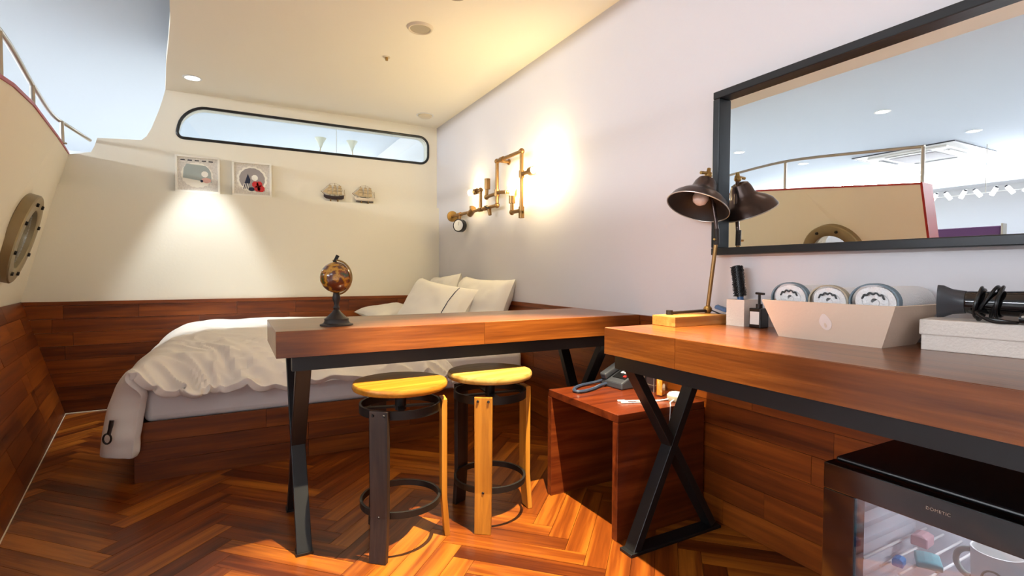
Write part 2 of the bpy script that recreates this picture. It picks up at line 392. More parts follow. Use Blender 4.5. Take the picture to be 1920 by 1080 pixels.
upper = struct(MB().prism(up_poly, YU, YU+0.12, 'y').build('wall_far', M['farwall']))
cut(upper, [MB().prism(win_poly, YU-0.1, YU+0.3, 'y').build('cutter', M['wall'])])

# long window with rounded corners
win = struct(MB().prism(win_poly, YU+0.045, YU+0.055, 'y').build('window_1', M['glass']))
fr = [Vector((x, YU+0.0, z)) for x, z in win_poly]
MB().tube(fr, 0.011, 8, True).build('window_frame', M['frame'], win, smooth=True)

# hull wall on the left
prof = []
for i, y in enumerate(ST_Y):
    o = 0.125
    prof.append([(ST_F[i]-0.013, y, 0), (ST_W[i]-0.013 if False else ST_W[i], y, ZW), (ST_T[i], y, ST_Z[i]), (ST_T[i]-o, y, ST_Z[i]), (ST_W[i]-o, y, ZW), (ST_F[i]-o, y, 0)])
vs_ = [p for st in prof for p in st]; fs = []
for i in range(len(ST_Y)-1):
    for k in range(6): fs.append((i*6+k, i*6+(k+1) % 6, (i+1)*6+(k+1) % 6, (i+1)*6+k))
fs.append([0,1,2,3,4,5]); fs.append([(len(ST_Y)-1)*6+k for k in range(6)][::-1])
hull = struct(MB().add(vs_, fs).build('wall_left', M['hull']))
PORT = [(3.72, 1.16), (2.37, 1.13)]
port_frames = []
cuts = []
for (py, pz) in PORT:
    c = hull_pt(py, pz); du = (hull_pt(py+0.05, pz)-hull_pt(py-0.05, pz)).normalized(); dv = (hull_pt(py, pz+0.05)-hull_pt(py, pz-0.05)).normalized()
    nrm = dv.cross(du).normalized()
    if nrm.x < 0: nrm = -nrm
    dv = nrm.cross(du).normalized()
    if dv.z < 0: dv = -dv
    F = Matrix((du.to_4d(), dv.to_4d(), nrm.to_4d(), (0,0,0,1))).transposed()
    for r_ in range(3): F[r_][3] = c[r_]
    F[3] = (0,0,0,1)
    port_frames.append(F)
    cuts.append(MB().cyl(F @ Vector((0,0,-0.35)), F @ Vector((0,0,0.2)), 0.165, n=40).build('cutter', M['hull']))
cut(hull, cuts)
for n_, F in enumerate(port_frames):
    g = struct(MB().cyl(F @ Vector((0,0,0.018)), F @ Vector((0,0,0.024)), 0.164, n=40).build('window_%d' % (n_+2), M['pglass']))
    MB().lathe([(0.165,-0.06),(0.165,0.045),(0.172,0.05),(0.243,0.05),(0.25,0.044),(0.25,0.0),(0.165,-0.06)], 48, F).build('porthole_ring', M['pewter'], g, smooth=True)
    for k in range(8):
        a = 2*PI*(k+0.5)/8; p = Vector((0.208*math.cos(a), 0.208*math.sin(a), 0.048))
        MB().cyl(F @ p, F @ (p+Vector((0,0,0.012))), 0.013, 0.011, n=6).build('bolt', M['iron'], g)
# red edge strips of the hull
for i in range(len(ST_Y)-1):
    a, b = prof[i], prof[i+1]
    q = [Vector(a[2])+Vector((0.006,0,0)), Vector(a[3]), Vector(b[3]), Vector(b[2])+Vector((0.006,0,0))]
    up = Vector((0,0,0.014))
    struct(MB().add([p for p in q]+[p+up for p in q], [(0,1,2,3),(4,5,6,7),(0,1,5,4),(1,2,6,5),(2,3,7,6),(3,0,4,7)]).build('trim_%d' % (i+1), M['red']))
pf = prof[-1]; yE = ST_Y[-1]
struct(MB().prism([(p[0]+(0.004 if k < 3 else -0.004), p[2]+(0.014 if k in (2,3) else 0)) for k, p in enumerate(pf)], yE-0.014, yE, 'y').build('trim_5', M['red']))
# wainscot planks ---------------------------------------------------------
CAP = 0.026
def wains_rows(a0, a1, z0, z1, rows, seed, lens=(0.42, 0.62, 0.85)):
    rnd = random.Random(seed); out = []
    for r in range(rows):
        za = z0+(z1-z0)*r/rows; zb = z0+(z1-z0)*(r+1)/rows
        a = a0 - rnd.uniform(0, 0.5)
        while a < a1:
            b = a + rnd.choice(lens); lo = max(a, a0); hi = min(b, a1)
            if a1-hi < 0.1: hi = a1; b = a1
            if hi-lo > 0.03: out.append((lo, hi, za, zb))
            a = b
    return out
def boxpiece(parent, M_, lx, ly0, ly1, lz, m=None, name='plank'):
    g = 0.0008
    vs_ = [(-lx/2+g,ly0,-lz/2+g),(lx/2-g,ly0,-lz/2+g),(lx/2-g,ly1,-lz/2+g),(-lx/2+g,ly1,-lz/2+g),(-lx/2+g,ly0,lz/2-g),(lx/2-g,ly0,lz/2-g),(lx/2-g,ly1,lz/2-g),(-lx/2+g,ly1,lz/2-g)]
    return local_piece(name, m or M['panel'], parent, M_, vs_, [(0,3,2,1),(4,5,6,7),(0,1,5,4),(1,2,6,5),(2,3,7,6),(3,0,4,7)])
for x0, x1, za, zb in wains_rows(-1.24, XW-0.012, 0.0, ZW-CAP, 8, 3):
    xl = max(x0, -1.05 - 0.2*(za/ZW))
    if x1-xl < 0.04: continue
    boxpiece(wall_far, Matrix.Translation(((xl+x1)/2, YF, (za+zb)/2)), x1-xl, -0.012+random.uniform(-0.0006, 0.0006), -0.0002, zb-za)
boxpiece(wall_far, Matrix.Translation(((-1.24+XW)/2, YF, ZW-CAP/2)), XW+1.24-0.02, -0.018, -0.0002, CAP, name='cap_rail')
Rz = Matrix.Rotation(PI/2, 4, 'Z')
for y0, y1, za, zb in wains_rows(0.1, YF-0.014, 0.0, 0.782-CAP, 8, 11):
    boxpiece(wall_right, Matrix.Translation((XW, (y0+y1)/2, (za+zb)/2)) @ Rz, y1-y0, 0.0002, 0.012+random.uniform(-0.0006, 0.0006), zb-za)
boxpiece(wall_right, Matrix.Translation((XW, (0.1+YF-0.02)/2, 0.782-CAP/2)) @ Rz, YF-0.02-0.1, 0.0002, 0.018, CAP, name='cap_rail')
for y0, y1, za, zb in wains_rows(1.73, YF-0.016, 0.0, ZW, 8, 23):
    # split at the hull's stations so that every plank follows its flat facet
    cutsy = [y0] + [y for y in sorted(ST_Y) if y0+0.08 < y < y1-0.08] + [y1]
    for ya, yb in zip(cutsy[:-1], cutsy[1:]):
        g = 0.0008
        P = [hull_pt(ya+g, za+g), hull_pt(yb-g, za+g), hull_pt(yb-g, zb-g), hull_pt(ya+g, zb-g)]
        c = sum(P, Vector())/4; ex = (P[1]-P[0]).normalized(); n = ex.cross(P[3]-P[0]).normalized()
        if n.x < 0: n = -n
        ez = ex.cross(n)
        Fm = Matrix((ex.to_4d(), n.to_4d(), ez.to_4d(), (0,0,0,1))).transposed()
        for r_ in range(3): Fm[r_][3] = c[r_]
        Fm[3] = (0,0,0,1); Fi = Fm.inverted(); th = 0.010+random.uniform(-0.0006, 0.0006)
        vv = [Fi @ (p-n*0.002) for p in P] + [Fi @ (p+n*th) for p in P]
        local_piece('plank', M['panel'], hull, Fm, vv, [(0,1,2,3),(4,5,6,7),(0,1,5,4),(1,2,6,5),(2,3,7,6),(3,0,4,7)])
# pale caulk lines along the foot of the far and hull walls
q = [Vector((lerp_st(ST_F, y)+0.004, y, 0)) for y in (4.50, 3.9, 3.0, 2.55, 1.72)]
mb = MB()
for a, b in zip(q[:-1], q[1:]): mb.bar(a+Vector((0.008,0,0.003)), b+Vector((0.008,0,0.003)), 0.004, 0.004)
struct(mb.build('baseboard_left', M['cream']))
struct(MB().box(-1.02, -0.42, YF-0.024, YF-0.0125, 0, 0.005).build('baseboard_far', M['cream']))

# ---------------------------------------------------------------- ceilings and the hall around the cabin
cp = [(XW, YU), (-0.425, YU), (-0.40, 4.35), (-0.365, 4.0), (-0.318, 3.63), (-0.280, 3.3), (-0.256, 3.0), (-0.25, 2.6), (-0.25, -1.0), (XW, -1.0)]
struct(MB().prism(cp, ZC, ZC+0.05, 'z').build('ceiling', M['ceil']))
struct(MB().box(-6.6, XW+0.2, -3.6, 9.1, ZH, ZH+0.1).build('ceiling', M['hallceil']))
struct(MB().box(-6.75, -6.6, -3.6, 9.1, 0, ZH).build('wall_hall_left', M['hallwall']))
struct(MB().box(-6.6, XW+0.2, 9.0, 9.1, 0, ZH).build('wall_hall_far', M['hallwall']))
struct(MB().box(-6.6, XW+0.2, -3.7, -3.6, 0, ZH).build('wall_hall_back', M['hallwall']))
struct(MB().box(XW+0.12, XW+0.2, 4.7, 9.0, 0, ZH).build('wall_hall_right', M['hallwall']))
struct(MB().box(XW+0.12, XW+0.2, -3.6, -1.0, 0, ZH).build('wall_hall_right', M['hallwall']))
struct(MB().box(-6.6, -6.2, -3.6, 9.0, 2.28, 2.36).build('trim_6', M['hallwall']))       # cove shelf
# handrail along the top of the hull
rail_pts = [(-0.728, 1.727, 1.825), (-0.765, 2.10, 1.868), (-0.80, 2.76, 1.925), (-0.88, 3.45, 1.915), (-0.952, 4.08, 1.92), (-0.92, 4.30, 1.905), (-0.868, YU-0.005, 1.885)]
rail = thing('handrail', 'thin steel handrail on posts along the red-edged top of the cream hull wall', 'handrail', (-0.8, 3.0, 1.7))
MB().tube(catmull(rail_pts, 5), 0.0115, 10).build('rail', M['steel'], rail, smooth=True)
for (x, y, z) in (rail_pts[0], rail_pts[2], rail_pts[3], (-0.935, 4.20, 1.912)):
    zt = lerp_st(ST_Z, y)+0.014; xt = lerp_st(ST_T, y)-0.06
    yy = max(y, 1.735)
    p = MB().cyl((x, yy, zt), (x, yy, z), 0.0115, n=12).build('post', M['steel'], rail, smooth=True)
    MB().cyl((x, yy, zt), (x, yy, zt+0.006), 0.024, n=16).build('post_flange', M['steel'], p, smooth=True)

# ---------------------------------------------------------------- ceiling fittings
def downlight(x, y, z, label, group, r=0.045, lens='downlight'):
    t = thing('downlight', label, 'downlight', (x, y, z), group)
    MB().lathe([(r, -0.004), (r*1.3, -0.004), (r*1.32, 0.0), (r, 0.0), (r, -0.004)], 32, Matrix.Translation((x, y, z-0.0005))).build('trim_ring', M['white'], t, smooth=True)
    MB().cyl((x, y, z-0.0022), (x, y, z-0.0012), r*0.98, n=32).build('lens', M[lens], t)
    return t
downlight(-0.234, 4.205, ZC, 'lit round downlight in the cabin ceiling above the framed pictures', None)
spot('picture_downlight', (-0.20, 4.20, ZC-0.02), 90, (0.90, 0.96, 1.0), 52, 0.5, 0.03, (-0.20, 4.26, 0))
downlight(0.92, 1.28, ZC, 'lit round downlight in the cabin ceiling over the bar stools', None)
spot('stool_downlight', (0.92, 1.28, ZC-0.02), 740, (1.0, 0.85, 0.58), 54, 0.5, 0.012, (0.86, 1.45, 0))
t = thing('ceiling_speaker', 'flat beige round ceiling speaker with a shallow grille', 'speaker', (0.911, 2.744, ZC))
MB().lathe([(0.052,-0.004),(0.058,-0.012),(0.064,-0.012),(0.072,0.0),(0.052,0.0),(0.052,-0.004)], 36, Matrix.Translation((0.911, 2.744, ZC))).build('rim', M['cream'], t, smooth=True)
MB().cyl((0.911, 2.744, ZC-0.008), (0.911, 2.744, ZC), 0.0535, n=36).build('grille', M['grey'], t)
t = thing('sprinkler', 'tiny brass ceiling sprinkler head between the round ceiling fittings', 'sprinkler', (0.851, 3.215, ZC))
MB().cyl((0.851,3.215,ZC-0.004),(0.851,3.215,ZC),0.022,n=20).build('escutcheon', M['cream'], t)
MB().cyl((0.851,3.215,ZC-0.022),(0.851,3.215,ZC-0.003),0.008,0.010,n=12).build('head', M['brass'], t)
t = thing('smoke_detector', 'low white round smoke detector on the ceiling near the far right corner', 'detector', (1.448, 4.238, ZC))
MB().lathe([(0.0001,-0.024),(0.045,-0.022),(0.058,-0.012),(0.06,0.0)], 32, Matrix.Translation((1.448,4.238,ZC))).build('cover', M['cream'], t, smooth=True)
MB().lathe([(0.061,-0.004),(0.072,-0.004),(0.074,0.0),(0.061,0.0),(0.061,-0.004)], 32, Matrix.Translation((1.448,4.238,ZC))).build('base_ring', M['white'], t, smooth=True)
t = thing('ceiling_vent', 'small grey round air vent in the ceiling above the bar table', 'vent', (0.962, 2.345, ZC))
MB().lathe([(0.03,-0.006),(0.045,-0.003),(0.047,0.0),(0.03,0.0),(0.03,-0.006)], 28, Matrix.Translation((0.962,2.345,ZC))).build('ring', M['grey'], t, smooth=True)
MB().cyl((0.962,2.345,ZC-0.004),(0.962,2.345,ZC),0.031,n=28).build('core', M['iron'], t)
# hall ceiling: downlights, frames of the added fill lights, cassette
for (x, y, lb) in ((-2.413, 2.813, 'large lit downlight alone in the blue hall ceiling, mirrored between cabin ceiling edge and handrail'), (-4.09, 2.686, 'lit hall ceiling downlight right beside the air conditioner cassette'), (-2.675, 4.679, 'lit hall ceiling downlight mirrored above the desk lamp shade'), (-4.114, 4.693, 'lit hall ceiling downlight mirrored just under the handrail between two posts')):
    downlight(x, y, ZH, lb, 'hall ceiling downlights', 0.055)
for (x, y, lb) in ((-0.6, -1.7, 'square frame of an added fill light on the hall ceiling outside the cabin entrance'), (-2.6, -0.8, 'square frame of an added fill light on the hall ceiling beyond the red hull end'), (-2.4, 6.6, 'square frame of an added fill light on the hall ceiling behind the hull wall'), (1.0, 8.2, 'square frame of an added fill light on the hall ceiling far behind the long window')):
    t = thing('fill_light_frame', lb, 'light', (x, y, ZH), 'added hall fill lights')
    for sx, sy, lx, ly in ((0, 0.62, 0.64, 0.02), (0, -0.62, 0.64, 0.02), (0.62, 0, 0.02, 0.60), (-0.62, 0, 0.02, 0.60)):
        MB().box(x+sx-lx, x+sx+lx, y+sy-ly, y+sy+ly, ZH-0.05, ZH).build('frame_bar', M['white'], t)
ac = thing('air_conditioner', 'white four-way ceiling cassette with a grey square grille seen in the mirror', 'air conditioner', (-4.96, 3.56, ZH))
ax, ay = -4.96, 3.56
MB().box(ax-0.58, ax+0.58, ay-0.58, ay+0.58, ZH-0.012, ZH).build('border', M['white'], ac, bevel=0.004)
for k in range(4):
    MB().box(-0.59, 0.59, 0.58, 0.592, -0.014, 0.0, Matrix.Translation((ax, ay, ZH)) @ Matrix.Rotation(k*PI/2, 4, 'Z')).build('shadow_gap_strip', M['darkgrey'], ac)  # dark strips put in for the shadow gap round the border
MB().box(ax-0.46, ax+0.46, ay-0.46, ay+0.46, ZH-0.04, ZH-0.012).build('panel', M['white'], ac, bevel=0.012)
MB().box(ax-0.27, ax+0.27, ay-0.27, ay+0.27, ZH-0.046, ZH-0.04).build('grille', M['acgrey'], ac, bevel=0.003)
for k in range(4):
    Mk = Matrix.Translation((ax, ay, ZH)) @ Matrix.Rotation(k*PI/2, 4, 'Z')
    MB().box(-0.26, 0.26, 0.345, 0.405, -0.043, -0.038, Mk).build('air_slot', M['darkgrey'], ac)
    MB().box(-0.25, 0.25, 0.385, 0.425, -0.052, -0.046, Mk).build('louvre', M['white'], ac)
# lit tube chandelier and purple screen, seen only in the mirror
t = thing('tube_chandelier', 'zigzag string of lit white glass tubes hanging on a rod in the hall', 'chandelier', (-5.0, 2.95, 2.0))
MB().tube([(-5.0, 3.60, 1.995), (-5.0, 2.2, 2.00)], 0.006, 8).build('rod', M['white'], t)
rr = random.Random(5)
for k in range(9):
    y = 3.42 - 0.155*k; tl = (0.5 if k % 2 else -0.55)+rr.uniform(-0.15, 0.15); dy = 0.10*math.sin(tl); dz = 0.10*math.cos(tl)
    tb = MB().cyl((-5.0, y-dy*0.5, 2.0-dz*0.5), (-5.0, y+dy*0.5, 2.0+dz*0.5), 0.024, n=14).build('glass_tube', M['tube'], t, smooth=True)
    MB().cyl((-5.0, y+dy*0.5, 2.0+dz*0.5), (-5.0, y+dy*0.7, 2.0+dz*0.7), 0.017, n=12).build('tube_cap', M['darkgrey'], tb)
for y in (2.3, 2.88): MB().cyl((-5.0, y, 2.0), (-5.0, y, ZH), 0.004, n=6).build('suspension_wire', M['steel'], t)
t = thing('partition_screen', 'tall dark purple upholstered screen standing in the hall behind the red hull end', 'screen', (-5.05, 3.05, 0))
MB().box(-5.10, -5.0, 2.72, 3.75, 0.06, 1.575).build('padded_panel', M['purple'], t, bevel=0.02)
MB().box(-5.105, -4.995, 2.70, 2.72, 0.0, 1.60).build('edge_post', M['steel'], t)
MB().box(-5.105, -4.995, 3.75, 3.77, 0.0, 1.60).build('edge_post', M['steel'], t)
MB().box(-5.10, -5.0, 2.72, 3.75, 0.0, 0.06).build('plinth', M['darkgrey'], t)
# chandelier behind the long window
t = thing('chandelier', 'pale two-arm chandelier with trumpet glass shades seen through the long window', 'chandelier', (0.98, 5.6, ZH))
cx, cy = 0.955, 5.6
MB().cyl((cx,cy,2.16),(cx,cy,ZH),0.004,n=8).build('rod', M['white'], t)
MB().cyl((cx,cy,ZH-0.03),(cx,cy,ZH),0.05,n=20).build('canopy', M['white'], t)
MB().sphere((cx,cy,2.17), 0.03).build('hub', M['brass'], t, smooth=True)
for k in range(2):
    a = math.radians(180*k-4); ex, ey = cx+0.155*math.cos(a), cy+0.155*math.sin(a)
    MB().tube(catmull([(cx,cy,2.17),(cx+0.07*math.cos(a),cy+0.07*math.sin(a),2.13),(ex,ey,2.17),(ex,ey,2.25)],5),0.006,8).build('arm', M['cream'], t, smooth=True)
    MB().lathe([(0.012,2.25),(0.016,2.265),(0.03,2.30),(0.058,2.345),(0.055,2.345),(0.026,2.30),(0.012,2.265),(0.012,2.25)], 20, Matrix.Translation((ex,ey,0))).build('trumpet_shade', M['milk'], t, smooth=True)

# ---------------------------------------------------------------- bed
bed = thing('bed', 'low double bed on a red-brown plank platform in the far corner', 'bed', (0.62, 3.7, 0))
BX0, BX1, BY0, BY1 = -0.412, XW-0.022, 2.875, YF-0.022
base = MB().box(BX0+0.015, BX1, BY0+0.015, BY1, 0.0, 0.268).build('platform', M['darkwood'], bed)
rb = random.Random(9)
for r in range(3):
    a = BX0
    while a < BX1-0.01:
        b = min(a+rb.choice((0.55, 0.75, 0.95)), BX1)
        if BX1-b < 0.12: b = BX1
        z0, z1 = r*0.0923, (r+1)*0.0923
        boxpiece(base, Matrix.Translation(((a+b)/2, BY0+0.015, (z0+z1)/2)), b-a, -0.015, -0.0003, z1-z0)
        a = b
    a = BY0+0.001
    for b in (BY0+0.7+0.15*r, BY1):
        boxpiece(base, Matrix.Translation((BX0+0.015, (a+b)/2, (r+0.5)*0.0923)) @ Rz, b-a, 0.0003, 0.015, 0.0923); a = b
MB().box(BX0+0.035, BX1-0.01, BY0+0.012, BY1-0.005, 0.268, 0.47).build('mattress', M['sheet'], bed, bevel=0.035, seg=4, smooth=True)

# duvet
def duvet():
    path = catmull([(1.16,0,0.50),(1.12,0,0.565),(0.9,0,0.60),(0.4,0,0.618),(0.0,0,0.625),(-0.18,0,0.622),(-0.32,0,0.592),(-0.43,0,0.505),(-0.485,0,0.38),(-0.508,0,0.25),(-0.525,0,0.135)], 12)
    NU, NV = len(path), 90
    Y0, Y1 = 2.805, 4.488
    def sm(e0, e1, x):
        t = max(0, min(1, (x-e0)/(e1-e0))); return t*t*(3-2*t)
    def fn(a, b):
        p = path[round(a*(NU-1))]; y = Y0+(Y1-Y0)*b**1.7; q = y-Y0
        x, z = p.x, p.z; z0 = p.z
        hang = sm(-0.24, -0.43, x) if False else 1-sm(-0.43, -0.24, x)
        edge = 0.205*math.exp(-(q/0.17)**1.25)
        z -= edge*(1-hang)
        z -= 0.05*math.exp(-((Y1-y)/0.08)**2)*(1-hang)
        # wrinkles gathering towards the near edge, running diagonally
        d = (x*0.8+q*0.6); e = (-x*0.55+q*0.9)
        w1 = noise.noise(Vector((d*9, e*3.2, 1.3))); w2 = noise.noise(Vector((d*20, e*7, 7.7))); w3 = noise.noise(Vector((x*3, q*3, 3.1)))
        near = math.exp(-q/0.33)
        am = 0.006+0.024*near
        w4 = noise.noise(Vector((d*15+2*w1, e*2.4, 4.4)))
        dz = am*(1-2*abs(w1))+0.009*near*w2*2+0.014*w3+0.042*math.exp(-q/0.45)*(max(0, 1-abs(w4)*3.2)**1.5-0.3)
        z += dz*(1-0.8*hang)
        y += 0.018*near*w1 - 0.012*math.sin(x*17+2*w3)*math.exp(-q/0.08)
        x -= hang*(0.022*noise.noise(Vector((y*7, z*3, 2.0)))+0.02*math.sin(y*9)*sm(0.5,0.2,z))
        x += hang*0.105*math.exp(-(q/0.03)**1.5)*sm(0.52, 0.40, z0)
        y += hang*(0.01*math.sin(z*22)+near*0.02*noise.noise(Vector((z*15, x*9, 6.1))))
        z += (1-sm(0.13, 0.26, z0))*0.014*noise.noise(Vector((x*28, y*8, 9.9)))
        # edge line of the near side scallops
        z += 0.012*math.sin(x*26+3*w1)*math.exp(-q/0.05)*(1-hang)
        return (x, y, z)
    return MB().grid(fn, NU, NV)
dv = duvet().build('duvet', M['linen'], None, (0.35, 3.65, 0.47), smooth=True)
for p in dv.data.polygons: p.use_smooth = True
md = dv.modifiers.new('thick', 'SOLIDIFY'); md.thickness = 0.035; md.offset = -1
md = dv.modifiers.new('soft', 'SUBSURF'); md.levels = 1; md.render_levels = 1
tag(dv, 'rumpled off-white duvet draped over the bed and its foot end', 'duvet')
clipo = MB().tube(catmull([(-0.476,2.792,0.325),(-0.482,2.790,0.29),(-0.488,2.788,0.265)],4), [0.009]*4+[0.008]*5, 8).build('corner_strap', M['blackp'], dv, smooth=True)
clipo['label'] = 'black strap with a metal hook'
MB().tube([Vector((-0.493+0.014*math.cos(a), 2.787, 0.247+0.022*math.sin(a))) for a in [2*PI*k/16 for k in range(16)]], 0.004, 8, True).build('hook', M['iron'], clipo, smooth=True)

def pillow(name, label, w, h, t, Mx, group=None, stripe=None, seed=0):
    def surf(sgn):
        def fn(a, b):
            u, v = 2*a-1, 2*b-1
            pin = 1-0.07*(u*u*(1-v*v)*0+v*v*(1-u*u))-0.05*u*u*(1-v*v)
            x = u*w/2*(1-0.06*(1-v*v)*abs(u)**3); y = v*h/2*(1-0.10*(1-u*u)*abs(v)**3)
            th = max(0, (1-u**4))**0.5*max(0, (1-v**4))**0.5
            n = noise.noise(Vector((u*2.2+seed, v*2.2, sgn+seed)))*0.18+noise.noise(Vector((u*6+seed, v*5, sgn*2)))*0.06*(abs(u)+abs(v))
            return (x, y, sgn*t/2*th*(1+n))
        return fn
    mb = MB().grid(surf(1), 33, 25, M=Mx); mb.grid(surf(-1), 33, 25, M=Mx)
    base_ = Mx.translation
    o = mb.build(name, M['pillow'], None, tuple(base_), smooth=True, merge=True)
    for p in o.data.polygons: p.use_smooth = True
    tag(o, label, 'pillow', group)
    if stripe:
        f = surf(1); mb = MB()
        def sf(a, b):
            x, y, z = f(stripe+0.012*a, 0.06+0.88*b); return (x, y, z+0.0025)
        mb.grid(sf, 2, 25, M=Mx)
        s_ = mb.build('stripe', M['navy'], o, smooth=True); s_['label'] = 'navy stripe'
    return o
def pose(c, normal, upv):
    n = Vector(normal).normalized(); u = Vector(upv); u = (u-n*u.dot(n)).normalized(); x = u.cross(n)
    m = Matrix((x.to_4d(), u.to_4d(), n.to_4d(), (0,0,0,1))).transposed()
    for r_ in range(3): m[r_][3] = c[r_]
    m[3] = (0,0,0,1); return m
pillow('pillow', 'plump off-white pillow leaning on the right wall, nearer the bar table', 0.66, 0.48, 0.19, pose((1.528, 3.33, 0.715), (-0.9, -0.12, 0.35), (0.2, 0, 1)), seed=1)
pillow('pillow', 'off-white pillow leaning in the far corner of the bed', 0.62, 0.46, 0.17, pose((1.50, 4.02, 0.735), (-0.9, 0.05, 0.30), (0.3, 0.04, 1)), seed=4)
pillow('pillow', 'off-white pillow with a navy stripe leaning in front of the others', 0.70, 0.46, 0.17, pose((1.275, 3.56, 0.70), (-0.80, -0.30, 0.52), (0.5, 0.05, 0.85)), stripe=0.80, seed=8)
pillow('pillow', 'flat white pillow lying on the duvet beside the far wainscot', 0.50, 0.40, 0.09, pose((1.12, 4.22, 0.648), (-0.12, -0.08, 1), (1, 0.15, 0)), seed=12)

# ---------------------------------------------------------------- bar table
def xlegs(parent, M_, span, h, wx=0.05, th=0.028):
    pass
TZ = 0.784
TX0, TX1, TY0, TY1 = 0.117, XW-0.02, 1.815, 2.295
tb = thing('bar_table', 'long red-brown wooden bar table with black crossed steel legs beside the bed', 'table', (0.9, 2.15, 0))
topo = MB().box(TX0, TX1, TY0, TY1, TZ-0.088, TZ).build('table_top', M['top'], tb, bevel=0.0025)
for a, b in ((TX0+0.001, 0.86), (0.86, TX1)):
    local_piece('edge_board', M['top'], topo, Matrix.Translation(((a+b)/2, TY0, TZ-0.044)), [(sx*(b-a-0.0012)/2, sy, sz*0.0425) for sx in (-1,1) for sy in (-0.0018, 0.001) for sz in (-1,1)], [(0,1,3,2),(4,6,7,5),(0,4,5,1),(2,3,7,6),(0,2,6,4),(1,5,7,3)])
MB().box(TX0+0.05, TX1-0.04, TY0+0.025, TY0+0.065, TZ-0.138, TZ-0.088).build('rail', M['black'], tb)
MB().box(TX0+0.05, TX1-0.04, TY1-0.065, TY1-0.025, TZ-0.138, TZ-0.088).build('rail', M['black'], tb)
for x in (0.205, 1.50):
    fy = TY0+0.075 if x < 1 else TY0+0.115
    MB().bar((x, fy, 0.0), (x, TY1-0.05, TZ-0.12), 0.05, 0.03).build('leg', M['black'], tb, bevel=0.002)
    MB().bar((x+0.001, TY1-0.03, 0.0), (x+0.001, TY0+0.055, TZ-0.12), 0.05, 0.03).build('leg', M['black'], tb, bevel=0.002)
    MB().box(x-0.028, x+0.028, fy-0.02, fy+0.03, 0, 0.008).build('foot_pad', M['blackp'], tb)
    MB().box(x-0.028, x+0.028, TY1-0.055, TY1-0.005, 0, 0.008).build('foot_pad', M['blackp'], tb)

# ---------------------------------------------------------------- desk
DZ = 0.79; DX0, DX1, DY0, DY1 = 1.125, XW-0.02, -0.35, 1.404
dk = thing('desk', 'thick red-brown wooden dressing desk on black crossed legs under the mirror', 'desk', (1.4, 0.6, 0))
dt = MB().box(DX0, DX1, DY0, DY1, DZ-0.092, DZ).build('desk_top', M['topy'], dk, bevel=0.0025)
for a, b in ((DY0, 0.1), (0.1, 1.08), (1.08, DY1-0.001)):
    local_piece('edge_board', M['top'], dt, Matrix.Translation((DX0, (a+b)/2, DZ-0.046)) @ Rz, [(sx*(b-a-0.0012)/2, sy, sz*0.0445) for sx in (-1,1) for sy in (-0.001, 0.0018) for sz in (-1,1)], [(0,1,3,2),(4,6,7,5),(0,4,5,1),(2,3,7,6),(0,2,6,4),(1,5,7,3)])
MB().box(DX0+0.03, DX0+0.07, DY0+0.03, DY1-0.02, DZ-0.142, DZ-0.092).build('rail', M['black'], dk)
MB().box(DX1-0.07, DX1-0.03, DY0+0.03, DY1-0.02, DZ-0.142, DZ-0.092).build('rail', M['black'], dk)
for y in (1.355, -0.30):
    MB().bar((1.213, y, 0.0), (1.55, y, DZ-0.11), 0.03, 0.05, (0,0,1)).build('leg', M['black'], dk, bevel=0.002)
    MB().bar((1.60, y+0.001, 0.02), (1.185, y+0.001, DZ-0.11), 0.03, 0.05, (0,0,1)).build('leg', M['black'], dk, bevel=0.002)
    MB().box(1.185, 1.635, y-0.03, y+0.03, 0, 0.012).build('foot_plate', M['black'], dk, bevel=0.002)

